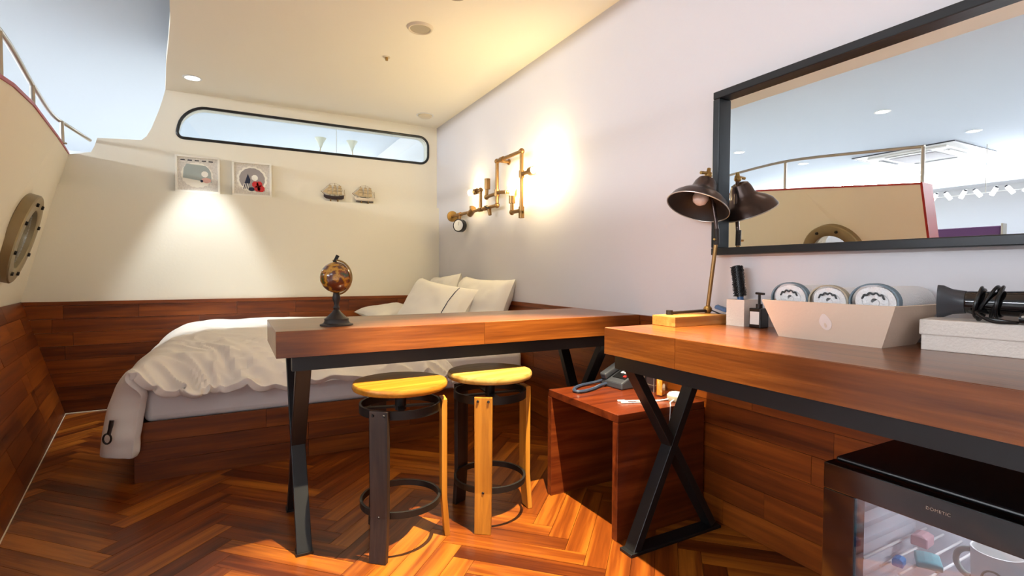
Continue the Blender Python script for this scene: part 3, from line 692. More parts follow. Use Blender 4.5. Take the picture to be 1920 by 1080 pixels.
# ---------------------------------------------------------------- stools
def stool(cx, cy, ang, seatmat, legmats, label, seat_rot):
    t = thing('bar_stool', label, 'stool', (cx, cy, 0))
    Mz = Matrix.Translation((cx, cy, 0))
    me = MB().lathe([(0.0001,0.556),(0.158,0.556),(0.167,0.560),(0.170,0.566),(0.170,0.576),(0.166,0.583),(0.158,0.585),(0.0001,0.585)], 48)
    st = me.build('seat', M[seatmat], t, smooth=True); st.location = (0,0,0); 
    st.data.transform(Matrix.Translation((cx,cy,0)) if False else Matrix.Identity(4))
    # the seat mesh was built about the origin: move it to the stool's own centre and turn its grain
    st.data.transform(Matrix.Translation(Vector((cx, cy, 0)))); st.rotation_euler = (0, 0, seat_rot)
    MB().cyl((cx,cy,0.478),(cx,cy,0.556),0.02,n=20).build('post', M['iron'], t, smooth=True)
    def band(z0, z1, r0, r1): return MB().lathe([(r0,z0),(r1,z0),(r1,z1),(r0,z1),(r0,z0)], 48, Mz)
    ur = band(0.478, 0.508, 0.138, 0.146).build('upper_ring', M['iron'], t, smooth=True)
    for k in range(2):
        a = ang+0.5+k*PI/2
        MB().bar((cx-0.14*math.cos(a), cy-0.14*math.sin(a), 0.49), (cx+0.14*math.cos(a), cy+0.14*math.sin(a), 0.49), 0.022, 0.006, (0,0,1) if False else (-math.sin(a), math.cos(a), 0)).build('spoke', M['iron'], ur)
    MB().lathe([(0.136,0.140),(0.145,0.140),(0.145,0.162),(0.136,0.162),(0.136,0.140)], 48, Mz).build('foot_ring', M['iron'], t, smooth=True)
    for k in range(3):
        a = ang+k*2*PI/3; ca, sa = math.cos(a), math.sin(a); r = 0.156
        lg = MB().add([(x_, y_, z_) for x_, y_, z_ in []], [])
        w0, w1 = 0.068, 0.062
        F = Matrix(((-sa, ca, 0, cx), (ca, sa, 0, cy), (0, 0, 1, 0), (0, 0, 0, 1)))
        vs_ = []
        for z, ww, off in ((0.0, w1, 0.012), (0.15, w1+0.002, 0.0), (0.512, w0, 0.0)):
            for sx, sy in ((-1,-1),(1,-1),(1,1),(-1,1)): vs_.append((sx*ww/2, r+off+sy*0.010, z))
        fs = [(3,2,1,0),(8,9,10,11)]
        for j in range(2):
            for i in range(4): fs.append((j*4+i, j*4+(i+1) % 4, (j+1)*4+(i+1) % 4, (j+1)*4+i))
        lo = MB().add(vs_, fs, F).build('leg', M[legmats[k]], t, bevel=0.002)
        if legmats[k] == 'darkwood': lo['label'] = 'dark stained leg'
        for sx in (-0.02, 0.02):
            MB().cyl(F @ Vector((sx, r+0.0095, 0.497)), F @ Vector((sx, r+0.0135, 0.497)), 0.0055, 0.004, n=10).build('rivet', M['iron'], lo, smooth=True)
        MB().cyl(F @ Vector((0, r+0.0095, 0.152)), F @ Vector((0, r+0.0125, 0.152)), 0.0055, 0.004, n=10).build('rivet', M['iron'], lo, smooth=True)
    return t
def ang_to(cx, cy, x, y): return math.atan2(y-cy, x-cx)
stool(0.530, 1.83, ang_to(0.530, 1.83, 0.425, 1.715), 'seat', ('darkwood', 'amber', 'darkwood'), 'round bar stool with a golden wood seat and a dark stained front leg', 0.15)
stool(0.905, 1.855, ang_to(0.905, 1.855, 0.818, 1.73), 'pale', ('amber', 'amber', 'darkwood'), 'round bar stool with a pale streaked wood seat and an amber front leg', 0.15)

# ---------------------------------------------------------------- nightstand and what stands on it
NX0, NX1, NY0, NY1, NZ = 1.212, XW-0.022, 1.432, 1.902, 0.465
ns = thing('nightstand', 'open red-brown wooden cube nightstand tucked between the bar table and desk', 'nightstand', (1.44, 1.68, 0))
MB().box(NX0, NX1, NY0, NY1, NZ-0.03, NZ).build('top_panel', M['stand'], ns, bevel=0.0015)
MB().box(NX0, NX1, NY0, NY0+0.03, 0, NZ-0.0305).build('side_panel', M['stand'], ns, bevel=0.0015)
MB().box(NX0, NX1, NY1-0.03, NY1, 0, NZ-0.0305).build('side_panel', M['stand'], ns, bevel=0.0015)
MB().box(NX1-0.02, NX1, NY0+0.0305, NY1-0.0305, 0, NZ-0.0305).build('back_panel', M['stand'], ns)

ph = thing('telephone', 'dark grey desk telephone with a keypad on the nightstand', 'telephone', (1.56, 1.80, NZ))
Pm = Matrix.Translation((1.475, 1.80, NZ)) @ Matrix.Rotation(math.radians(4), 4, 'Z')
def wedge(x0, x1, y0, y1, zb, za, zc, h):   # body with a sloping top, za at x0, zc at x1
    return [(x0,y0,zb),(x1,y0,zb),(x1,y1,zb),(x0,y1,zb),(x0,y0,za),(x1,y0,zc),(x1,y1,zc),(x0,y1,za)]
BF = [(0,3,2,1),(4,5,6,7),(0,1,5,4),(1,2,6,5),(2,3,7,6),(3,0,4,7)]
MB().add(wedge(0, 0.17, -0.075, 0.065, 0, 0.03, 0.105, 0), BF, Pm).build('body', M['darkgrey'], ph, bevel=0.006)
slope = math.atan2(0.075, 0.17)
Ps = Pm @ Matrix.Translation((0, 0, 0.03)) @ Matrix.Rotation(-slope, 4, 'Y')
MB().box(0.03, 0.165, -0.066, 0.012, 0.0005, 0.003, Ps).build('keypad_panel', M['blackp'], ph)
for r in range(4):
    for c in range(3):
        MB().box(0.066+r*0.018, 0.078+r*0.018, -0.058+c*0.019, -0.045+c*0.019, 0.003, 0.007, Ps).build('key', M['white'], ph, bevel=0.001)
MB().box(0.04, 0.052, -0.058, -0.045, 0.003, 0.007, Ps).build('key', M['redkey'], ph)['label'] = 'red key'
hs = MB().add([Ps @ Vector(p) for p in wedge(0.0, 0.175, 0.02, 0.06, 0.0, 0.03, 0.03, 0)], BF).build('handset', M['darkgrey'], ph, bevel=0.009, seg=3)
cord = catmull([(1.485,1.845,NZ+0.028),(1.44,1.872,NZ+0.012),(1.36,1.862,NZ+0.0085),(1.30,1.825,NZ+0.0085),(1.275,1.785,NZ+0.0085),(1.30,1.765,NZ+0.0085),(1.37,1.785,NZ+0.0085),(1.43,1.815,NZ+0.010),(1.478,1.825,NZ+0.014)], 16)
cp_ = []
for i, p in enumerate(cord):
    tng = (cord[min(i+1, len(cord)-1)]-cord[max(i-1, 0)]).normalized(); sd = Vector((0,0,1)).cross(tng).normalized(); up = tng.cross(sd)
    for k in range(6):
        a = 2*PI*k/6; q = p + tng*0.0 + (cord[min(i+1, len(cord)-1)]-p)*(k/6); cp_.append(q + sd*0.0048*math.cos(a) + up*0.0048*math.sin(a))
MB().tube(cp_, 0.0024, 6).build('coiled_cord', M['cordblue'], ph, smooth=True)
gl = thing('drinking_glass', 'clear tumbler holding an orange packet on the nightstand', 'glass', (1.56, 1.575, NZ))
MB().lathe([(0.0001,0),(0.026,0),(0.03,0.075),(0.0285,0.075),(0.025,0.004),(0.0001,0.004)], 28, Matrix.Translation((1.56,1.575,NZ))).build('tumbler', M['clear'], gl, smooth=True)
MB().box(-0.017, 0.017, -0.012, 0.012, 0.005, 0.072, Matrix.Translation((1.56,1.575,NZ)) @ Matrix.Rotation(0.4,4,'Z')).build('packet', M['orange'], gl, bevel=0.003)
cr_ = thing('wire_rack', 'small chrome wire rack with dark sachets behind the tumbler', 'rack', (1.60, 1.66, NZ))
for x in (1.575, 1.635):
    for y in (1.63, 1.69): MB().cyl((x,y,NZ),(x,y,NZ+0.085),0.0025,n=8).build('post', M['steel'], cr_)
for z in (NZ+0.03, NZ+0.083):
    MB().tube([(1.575,1.63,z),(1.635,1.63,z),(1.635,1.69,z),(1.575,1.69,z)],0.0025,6,True).build('ring', M['steel'], cr_)
for k in range(3): MB().box(1.582+k*0.018, 1.592+k*0.018, 1.637, 1.683, NZ, NZ+0.06).build('sachet', M['ship_dark'], cr_)
pk = thing('charger_puck', 'round white charging hub with short cables on the nightstand', 'charger', (1.56, 1.49, NZ))
MB().lathe([(0.0001,0),(0.034,0),(0.036,0.004),(0.036,0.022),(0.031,0.028),(0.0001,0.028)], 32, Matrix.Translation((1.56,1.49,NZ))).build('hub', M['grey'], pk, smooth=True)
MB().lathe([(0.0001,0.028),(0.030,0.028),(0.028,0.031),(0.0001,0.031)], 32, Matrix.Translation((1.56,1.49,NZ))).build('lid', M['white'], pk, smooth=True)
for pts in (([(1.535,1.50,NZ+0.006),(1.50,1.515,NZ+0.003),(1.44,1.54,NZ+0.003),(1.36,1.575,NZ+0.003)]), ([(1.535,1.50,NZ+0.008),(1.48,1.51,NZ+0.004),(1.42,1.525,NZ+0.003),(1.355,1.548,NZ+0.003)])):
    c_ = MB().tube(catmull(pts, 8), 0.0024, 8).build('cable', M['white'], pk, smooth=True)
    p, q = Vector(pts[-1]), Vector(pts[-2]); d = (p-q).normalized()
    MB().bar(p-d*0.005+Vector((0,0,0.001)), p+d*0.024+Vector((0,0,0.001)), 0.010, 0.006).build('plug', M['white'], c_, bevel=0.0015)
MB().tube(catmull([(1.535,1.475,NZ+0.01),(1.50,1.462,NZ+0.006),(1.47,1.432,NZ+0.004),(1.462,1.426,NZ-0.03),(1.455,1.425,NZ-0.12)],8), 0.0022, 8).build('cable', M['white'], pk, smooth=True)

# ---------------------------------------------------------------- globe
gb = thing('desk_globe', 'small antique brown globe on a dark turned stand on the bar table', 'globe', (0.328, 1.948, TZ))
Mg = Matrix.Translation((0.328, 1.948, TZ))
MB().lathe([(0.0001,0),(0.058,0),(0.058,0.004),(0.046,0.008),(0.042,0.016),(0.043,0.024),(0.036,0.028),(0.026,0.038),(0.016,0.048),(0.010,0.056),(0.012,0.064),(0.008,0.072),(0.010,0.084),(0.015,0.096),(0.013,0.106),(0.010,0.116),(0.016,0.124),(0.0001,0.126)], 32, Mg).build('stand', M['shade_in'], gb, smooth=True)
MB().sphere((0.328,1.948,TZ+0.174), 0.0565, 32).build('sphere', M['globe'], gb, smooth=True)
tilt = math.radians(20)
arc = [Vector((0.328+0.062*math.sin(a)*0.75, 1.948+0.062*math.sin(a)*-0.65, TZ+0.174+0.062*math.cos(a))) for a in [math.radians(-12+204*k/24) for k in range(25)]]
MB().tube(arc, 0.0032, 8).build('meridian_arm', M['brass'], gb, smooth=True)
MB().bar((0.328-0.006,1.948,TZ+0.228), (0.334,1.948,TZ+0.254), 0.012, 0.006).build('finial', M['iron'], gb, bevel=0.001)

# ---------------------------------------------------------------- wall mirror
mi = thing('wall_mirror', 'large wall mirror in a black frame above the desk', 'mirror', (XW, 0.55, 1.05))
MY0, MY1, MZ0, MZ1 = -0.25, 1.392, 1.047, 1.672
MB().box(XW-0.012, XW-0.003, MY0+0.03, MY1-0.03, MZ0+0.025, MZ1-0.025).build('mirror_glass', M['mirror'], mi)
MB().box(XW-0.045, XW-0.001, MY0, MY1, MZ1-0.028, MZ1).build('frame_bar', M['frame'], mi, bevel=0.003)
MB().box(XW-0.045, XW-0.001, MY0, MY1, MZ0, MZ0+0.028).build('frame_bar', M['frame'], mi, bevel=0.003)
MB().box(XW-0.045, XW-0.001, MY1-0.03, MY1, MZ0+0.0285, MZ1-0.0285).build('frame_bar', M['frame'], mi, bevel=0.003)
MB().box(XW-0.045, XW-0.001, MY0, MY0+0.03, MZ0+0.0285, MZ1-0.0285).build('frame_bar', M['frame'], mi, bevel=0.003)

# ---------------------------------------------------------------- desk lamp
lp = thing('desk_lamp', 'jointed bronze desk lamp with a bell shade on a pine block', 'lamp', (1.47, 1.345, DZ))
MB().box(1.338, 1.60, 1.288, 1.398, DZ, DZ+0.036).build('wood_block', M['pine'], lp, bevel=0.002)
jf = Vector((1.585, 1.362, DZ+0.058)); el = Vector((1.605, 1.342, 1.115)); kn = Vector((1.582, 1.366, 1.348))
MB().bar((1.40, 1.375, DZ+0.042), jf-Vector((0,0,0.012)), 0.016, 0.010, (0,1,0)).build('base_arm', M['shade_in'], lp, bevel=0.002)
MB().cyl((1.40,1.375,DZ+0.036),(1.40,1.375,DZ+0.052),0.012,n=16).build('base_pivot', M['iron'], lp, smooth=True)
MB().sphere(jf-Vector((0,0,0.008)), 0.016, 14).build('joint', M['brass'], lp, smooth=True)
MB().cyl(jf-Vector((0,0,0.022)), jf-Vector((0,0,0.008)), 0.010, n=14).build('joint_foot', M['brass'], lp, smooth=True)
MB().cyl(jf, el+Vector((0,0,-0.0)), 0.0075, n=14).build('lower_arm', M['bronze'], lp, smooth=True)
MB().cyl(el-Vector((0,0,0.03)), el+Vector((-0.002,0,0.03)), 0.0105, n=14).build('collar', M['shade_in'], lp, smooth=True)
MB().cyl(el+Vector((0,0,-0.01)), el+Vector((-0.022,-0.006,-0.01)), 0.004, n=10).build('wing_screw', M['brass'], lp, smooth=True)
MB().tube(catmull([el, el+Vector((0.0,0.004,0.05)), Vector((1.598,1.360,1.26)), kn],8), 0.0075, 12).build('upper_arm', M['shade'], lp, smooth=True)
axd = Vector((-0.42, -0.02, -0.90)).normalized()
ap = kn + axd*0.018
Ml = Matrix.Translation(ap) @ axd.to_track_quat('Z', 'Y').to_matrix().to_4x4()
sh = MB().lathe([(0.022,0.0),(0.032,0.004),(0.040,0.02),(0.046,0.045),(0.056,0.058),(0.080,0.072),(0.102,0.092),(0.114,0.118),(0.111,0.118),(0.099,0.094),(0.078,0.0755),(0.053,0.061),(0.043,0.047),(0.037,0.022),(0.02,0.006),(0.022,0.0)], 48, Ml).build('shade', M['shade'], lp, smooth=True)
MB().lathe([(0.035,0.022),(0.042,0.048),(0.052,0.062),(0.077,0.0768),(0.098,0.0955),(0.1095,0.1185)], 48, Ml, open_=True).build('shade_lining', M['shade_in'], sh, smooth=True)
MB().tube([Ml @ Vector((0.1135*math.cos(a), 0.1135*math.sin(a), 0.119)) for a in [2*PI*k/48 for k in range(48)]], 0.0022, 8, True).build('rolled_rim', M['rim'], sh, smooth=True)
MB().lathe([(0.014,0.03),(0.016,0.05),(0.026,0.066),(0.029,0.082),(0.024,0.098),(0.012,0.107),(0.0001,0.109)], 24, Ml).build('bulb', M['bulb_off'], lp, smooth=True)
MB().sphere(kn, 0.014, 14).build('knuckle', M['brass'], lp, smooth=True)
MB().cyl(kn+Vector((-0.04,0,0.006)), kn+Vector((0.012,0,0.008)), 0.006, n=12).build('knob_bar', M['brass'], lp, smooth=True)
MB().cyl(kn+Vector((0.0,0,0.008)), kn+Vector((0.004,0,0.026)), 0.009, 0.007, n=12).build('knob', M['brass'], lp, smooth=True)
wire = MB().tube(catmull([jf+Vector((0.005,-0.012,-0.01)), Vector((1.60,1.315,DZ+0.035)), Vector((1.618,1.284,DZ+0.022)), Vector((1.625,1.279,DZ+0.004)), Vector((1.615,1.284,DZ+0.003))],8), 0.0025, 8).build('power_cord', M['blackp'], lp, smooth=True)
MB().bar((1.585,1.325,DZ+0.064), (1.60,1.285,DZ+0.05), 0.026, 0.013, (1,0,0)).build('inline_switch', M['blue'], lp, bevel=0.003)

# ---------------------------------------------------------------- things on the desk
cu = thing('brush_holder', 'square white holder cup on the desk beside the lamp', 'holder', (1.61, 1.235, DZ))
cx0, cx1, cy0, cy1, ch = 1.578, 1.655, 1.198, 1.272, 0.094
MB().box(cx0, cx1, cy0, cy1, DZ, DZ+0.004).build('bottom', M['ivory'], cu)
for b in ((cx0,cx1,cy0,cy0+0.004),(cx0,cx1,cy1-0.004,cy1),(cx0,cx0+0.004,cy0+0.004,cy1-0.004),(cx1-0.004,cx1,cy0+0.004,cy1-0.004)):
    MB().box(b[0], b[1], b[2], b[3], DZ+0.004, DZ+ch).build('wall_panel', M['ivory'], cu)
hb = thing('hair_brush', 'round black bristle hair brush standing in the white holder', 'brush', (1.61, 1.232, DZ+0.006))
b0, b1 = Vector((1.612, 1.226, DZ+0.008)), Vector((1.625, 1.268, DZ+0.215)); bd = (b1-b0)
MB().cyl(b0, b0+bd*0.45, 0.009, 0.011, n=14).build('handle', M['blue'], hb, smooth=True)
MB().cyl(b0+bd*0.45, b1, 0.012, n=14).build('core', M['blackp'], hb, smooth=True)
br = MB(); qv = bd.to_track_quat('Z', 'Y'); rnd = random.Random(2)
for j in range(24):
    for k in range(16):
        a = 2*PI*(k+0.5*(j % 2))/16; c0 = b0+bd*(0.48+0.50*j/23); d = qv @ Vector((math.cos(a), math.sin(a), 0)); e = 0.021+rnd.uniform(-0.002, 0.003)
        br.bar(c0+d*0.011, c0+d*e, 0.0022, 0.0022, tuple(bd.normalized()))
bo = br.build('bristles', M['blackp'], hb); bo['kind'] = 'stuff'
pb = thing('pump_bottle', 'small square black pump bottle with a white label', 'bottle', (1.60, 1.155, DZ))
MB().box(1.577, 1.622, 1.133, 1.178, DZ, DZ+0.068).build('body', M['blackp'], pb, bevel=0.003)
MB().box(1.5758, 1.5772, 1.138, 1.173, DZ+0.012, DZ+0.056).build('label_panel', M['white'], pb)
MB().cyl((1.60,1.155,DZ+0.068),(1.60,1.155,DZ+0.082),0.011,n=16).build('collar', M['blackp'], pb, smooth=True)
MB().cyl((1.60,1.155,DZ+0.082),(1.60,1.155,DZ+0.116),0.0045,n=12).build('stem', M['blackp'], pb, smooth=True)
MB().bar((1.60,1.168,DZ+0.119),(1.60,1.137,DZ+0.117),0.012,0.008).build('nozzle', M['blackp'], pb, bevel=0.002)

tr = thing('towel_tray', 'blush paper tray with sloping sides and a pale drop emblem holding towels', 'tray', (1.535, 0.832, DZ))
zt0, zt1 = DZ, DZ+0.108
Bq = [(1.438,0.692),(1.610,0.692),(1.610,0.972),(1.438,0.972)]; Tq = [(1.412,0.652),(1.650,0.652),(1.650,1.012),(1.412,1.012)]
MB().add([(x,y,zt0) for x,y in Bq]+[(x,y,zt0+0.004) for x,y in Bq], BF).build('bottom', M['cardboard'], tr)
names = ['end_panel','back_panel','end_panel','front_panel']
ctr = Vector((1.524,0.832,0)); panels = []
for k in range(4):
    l = (k+1) % 4
    a, b, c, d = Vector((*Bq[k],zt0)), Vector((*Bq[l],zt0)), Vector((*Tq[l],zt1)), Vector((*Tq[k],zt1))
    n = (b-a).cross(d-a).normalized(); 
    if n.dot(ctr+Vector((0,0,DZ+0.05))-a) < 0: n = -n
    P = [a,b,c,d]; panels.append(MB().add(P+[p+n*0.004 for p in P], [(0,1,2,3),(4,5,6,7),(0,1,5,4),(1,2,6,5),(2,3,7,6),(3,0,4,7)]).build(names[k], M['cardboard'], tr))
# emblem on the front panel: a pale leaf-shaped drop with a small darker drop in it
ex = Vector((0,-1,0)); ez = (Vector((1.412,0.832,zt1))-Vector((1.438,0.832,zt0))).normalized(); en = ez.cross(ex).normalized()
if en.x > 0: en = -en
c0 = Vector((1.4245,0.826,DZ+0.056))
def leaf(c, w, h, m, off, parent):
    pts = []
    for k in range(24):
        a = 2*PI*k/24; r = 1.0
        x_ = w*math.cos(a)*(1.0 if math.sin(a) < 0 else 1-0.35*math.sin(a)); y_ = h*math.sin(a)
        pts.append(c+ex*(x_+0.25*y_*-0.4)+ez*y_+en*off)
    MB().add(pts+[p-en*0.0008 for p in pts], [list(range(24)), list(range(24,48))[::-1]]+[(i,(i+1)%24,24+(i+1)%24,24+i) for i in range(24)]).build('emblem', m, parent)
leaf(c0, 0.017, 0.023, M['emblem'], 0.0012, panels[3]); leaf(c0-ez*0.009, 0.0035, 0.007, M['cardboard'], 0.002, panels[3])
# rolled towels
def towel(cy, cz, w, label, x0=1.447, ln=0.195, hem='towel_edge'):
    t = thing('rolled_towel', label, 'towel', (x0+ln/2, cy, cz-0.04))
    inner, turns = 0.12, 2.35
    N = 80
    def sp(th, f): r = (inner+(1-inner)*f); return r
    outer = []; inn = []
    for k in range(N+1):
        f = k/N; a = -PI/2 - 2*PI*turns*(1-f) ; r = 0.22+0.78*f; thk = 0.315
        outer.append((r*math.cos(a), r*math.sin(a)*0.80)); ri = max(r-thk, 0.02); inn.append((ri*math.cos(a), ri*math.sin(a)*0.80))
    mb = MB(); vs_ = []
    for x in (x0, x0+ln):
        for (p, q) in ((outer, 1), (inn, 1)):
            for (a, b) in p: vs_.append((x+ (0.003*math.sin(a*9)), cy+a*w, cz+b*w))
    n = N+1; fs = []
    for k in range(N):
        fs.append((k, k+1, 2*n+k+1, 2*n+k)); fs.append((n+k, 3*n+k, 3*n+k+1, n+k+1))
        fs.append((k, n+k, n+k+1, k+1)); fs.append((2*n+k, 2*n+k+1, 3*n+k+1, 3*n+k))
    mb.add(vs_, fs)
    r_ = mb.build('roll', M['towel'], t, smooth=True)
    # coloured hem along the visible end of the outer turn, dark stitched line inside the coil
    hm = MB(); hv = []; K = 44
    for k in range(K+1):
        a = PI*2*k/K; hv += [Vector((x0-0.0015, cy+1.012*w*math.cos(a), cz+0.812*w*math.sin(a))), Vector((x0+0.016, cy+1.012*w*math.cos(a), cz+0.812*w*math.sin(a))), Vector((x0-0.0015, cy+0.93*w*math.cos(a), cz+0.74*w*math.sin(a)))]
    fs = []
    for k in range(K): fs += [(k*3, k*3+1, k*3+4, k*3+3), (k*3, k*3+3, k*3+5, k*3+2)]
    h_ = hm.add(hv, fs).build('hem', M[hem], t, smooth=True); h_['label'] = 'coloured hem'
    pts = [Vector((x0-0.002, cy+w*0.47*math.cos(a), cz+w*0.30*math.sin(a)+0.004+0.0022*math.sin(a*11))) for a in [math.radians(15+150*k/24) for k in range(25)]]
    MB().tube(pts, 0.0026, 6).build('stitching', M['stitch'], t, smooth=True)
    return t
towel(0.947, 0.906, 0.057, 'rolled white towel with a pale blue hem, at the lamp end of the tray')
towel(0.834, 0.903, 0.054, 'rolled white towel in the middle of the tray', hem='grey')
towel(0.719, 0.906, 0.059, 'rolled white towel with a grey-green hem, beside the hair dryer box', ln=0.2)

gx = thing('gift_box', 'low ivory textured box with a lid on the desk under the hair dryer', 'box', (1.575, 0.49, DZ))
Gm = Matrix.Translation((1.505, 0.642, DZ)) @ Matrix.Rotation(math.radians(10), 4, 'Z')
MB().box(0.004, 0.112, -0.326, -0.004, 0, 0.045, Gm).build('body', M['ivory'], gx, bevel=0.002)
MB().box(0, 0.116, -0.33, 0, 0.038, 0.076, Gm).build('lid', M['ivory'], gx, bevel=0.003)
hd = thing('hair_dryer', 'black hair dryer with its cord wound round the barrel on the ivory box', 'hair dryer', (1.58, 0.5, DZ+0.076))
HZ = DZ+0.076+0.044
def hp(s, dx=0, dz=0): return Vector((1.563+0.17*s*0.9+dx, 0.628-s, HZ+dz))     # axis along the box
axv = (hp(1)-hp(0)).normalized(); hq = axv.to_track_quat('Z', 'X').to_matrix().to_4x4()
Mh = Matrix.Translation(hp(0)) @ hq
MB().lathe([(0.0001,0.055),(0.026,0.055),(0.0275,0.06),(0.028,0.10),(0.031,0.16),(0.037,0.22),(0.040,0.26),(0.036,0.285),(0.02,0.297),(0.0001,0.30)], 36, Mh).build('barrel', M['gloss'], hd, smooth=True)
nz_ = MB(); 
ring = []
for (s, a_, b_) in ((0.0,0.041,0.011),(0.012,0.040,0.014),(0.03,0.031,0.024),(0.056,0.0275,0.0275)):
    ring.append([Mh @ Vector(((a_*math.cos(t_) if True else 0), b_*math.sin(t_), s)) for t_ in [2*PI*k/28 for k in range(28)]])
vs_ = [p for r_ in ring for p in r_]; fs = [(j*28+i, j*28+(i+1)%28, (j+1)*28+(i+1)%28, (j+1)*28+i) for j in range(3) for i in range(28)]+[list(range(28))[::-1]]
MB().add(vs_, fs).build('nozzle', M['darkgrey'], hd, smooth=True)
MB().cyl(Mh @ Vector((0,0,0.2)) , Mh @ Vector((0,0,0.2))+Vector((-0.035,0.03,-0.030)), 0.017, 0.013, n=18).build('handle', M['blackp'], hd, smooth=True)
cw = []
for k in range(150):
    f = k/149; a = 2*PI*4.6*f; s = 0.072+0.05*f+0.008*math.sin(a*0.7); rr_ = 0.036+0.005*math.sin(a*1.7)
    cw.append(Mh @ Vector((rr_*math.cos(a), rr_*math.sin(a)*1.08, s+0.012*math.cos(a))))
coil = MB().tube(cw, 0.0036, 8).build('wound_cord', M['blackp'], hd, smooth=True)
e0 = Mh @ Vector((0,0,0.1)); zf = DZ+0.076+0.0045
MB().tube(catmull([cw[-1], Vector((e0.x-0.045, e0.y+0.01, zf+0.02)), Vector((e0.x-0.052, e0.y-0.02, zf)), Vector((e0.x-0.045, e0.y-0.06, zf)), Vector((e0.x-0.032, e0.y-0.045, zf)), Vector((e0.x-0.035, e0.y+0.0, zf+0.006)), Vector((e0.x-0.03, e0.y+0.03, zf+0.02))],10), 0.0036, 8).build('loose_cord', M['blackp'], hd, smooth=True)
pp = Vector((e0.x-0.045, e0.y-0.085, DZ+0.076+0.014))
pl = MB().cyl(pp+Vector((0,0.018,0)), pp+Vector((0,-0.018,0)), 0.012, n=16).build('plug', M['blackp'], hd, smooth=True)
for dx in (-0.005, 0.005): MB().cyl(pp+Vector((dx-0.011,0.008,0.004)), pp+Vector((dx-0.018,0.008,0.006)), 0.0025, n=8).build('pin', M['steel'], pl, smooth=True)

# ---------------------------------------------------------------- refrigerator
FX0, FX1, FY0, FY1, FZ = 1.30, XW-0.022, 0.22, 0.722, 0.53
fg = thing('mini_refrigerator', 'black mini refrigerator with a glass door under the desk', 'refrigerator', (1.47, 0.47, 0))
MB().box(FX0, FX1, FY0, FY1, FZ-0.03, FZ).build('top', M['blackp'], fg, bevel=0.006, seg=3)
MB().box(FX0, FX1, FY0, FY1, 0.0, 0.03).build('bottom', M['blackp'], fg)
MB().box(FX0, FX1, FY1-0.025, FY1, 0.03, FZ-0.03).build('side', M['blackp'], fg)
MB().box(FX0, FX1, FY0, FY0+0.025, 0.03, FZ-0.03).build('side', M['blackp'], fg)
MB().box(FX1-0.03, FX1, FY0+0.025, FY1-0.025, 0.03, FZ-0.03).build('back', M['blackp'], fg)
ln_ = MB()
ln_.box(FX1-0.038, FX1-0.031, FY0+0.026, FY1-0.026, 0.031, FZ-0.031)
ln_.box(FX0+0.002, FX1-0.038, FY1-0.033, FY1-0.026, 0.031, FZ-0.031); ln_.box(FX0+0.002, FX1-0.038, FY0+0.026, FY0+0.033, 0.031, FZ-0.031)
ln_.box(FX0+0.002, FX1-0.038, FY0+0.033, FY1-0.033, FZ-0.038, FZ-0.031); ln_.box(FX0+0.002, FX1-0.038, FY0+0.033, FY1-0.033, 0.031, 0.038)
lnr = ln_.build('liner', M['liner'], fg)
for k in range(9):
    MB().box(FX0+0.02, FX1-0.06, FY1-0.047, FY1-0.033, 0.10+k*0.04, 0.118+k*0.04).build('rib', M['liner'], lnr)
SHZ = 0.305
for k in range(11): MB().cyl((FX0+0.012, FY0+0.06+k*0.038, SHZ-0.004), (FX1-0.04, FY0+0.06+k*0.038, SHZ-0.004), 0.003, n=8).build('shelf_wire', M['white'], fg)
DXo, DXi = 1.252, 1.296
# door frame bars and pane
dr = MB().box(DXo, DXi, FY0, FY1, 0.462, FZ-0.006).build('door', M['gloss'], fg, bevel=0.002)
MB().box(DXo, DXi, FY1-0.072, FY1, 0.03, 0.4615).build('door_stile', M['gloss'], dr, bevel=0.002)
MB().box(DXo, DXi, FY0, FY0+0.06, 0.03, 0.4615).build('door_stile', M['gloss'], dr, bevel=0.002)
MB().box(DXo, DXi, FY0+0.0605, FY1-0.0725, 0.03, 0.075).build('door_rail', M['gloss'], dr, bevel=0.002)
MB().box(DXo+0.006, DXo+0.010, FY0+0.0605, FY1-0.0725, 0.0755, 0.4615).build('door_pane', M['fglass'], dr)
cu_ = bpy.data.curves.new('maker_name', 'FONT'); cu_.body = 'DOMETIC'; cu_.size = 0.009; cu_.extrude = 0.0002; cu_.space_character = 1.1
to = bpy.data.objects.new('maker_name', cu_); C.objects.link(to)
dg = bpy.context.evaluated_depsgraph_get(); dg.update(); tme = bpy.data.meshes.new_from_object(to.evaluated_get(dg)); bpy.data.objects.remove(to)
tme.materials.clear(); tme.materials.append(M['steel'])
to = bpy.data.objects.new('maker_name', tme); C.objects.link(to); to.parent = dr
to.matrix_local = Matrix.Translation(-root_loc(dr)) @ Matrix.Translation((DXo-0.0006, 0.513, 0.494)) @ Matrix(((0,0,-1,0),(-1,0,0,0),(0,1,0,0),(0,0,0,1)))
spot('refrigerator_lamp', (1.48, 0.47, FZ-0.045), 2.2, (0.88, 0.93, 1.0), 170, 0.9, 0.03, (1.48, 0.47, 0))
MB().cyl((1.48,0.47,FZ-0.0395),(1.48,0.47,FZ-0.0385),0.03,n=20).build('lamp_lens', M['downlight'], fg)
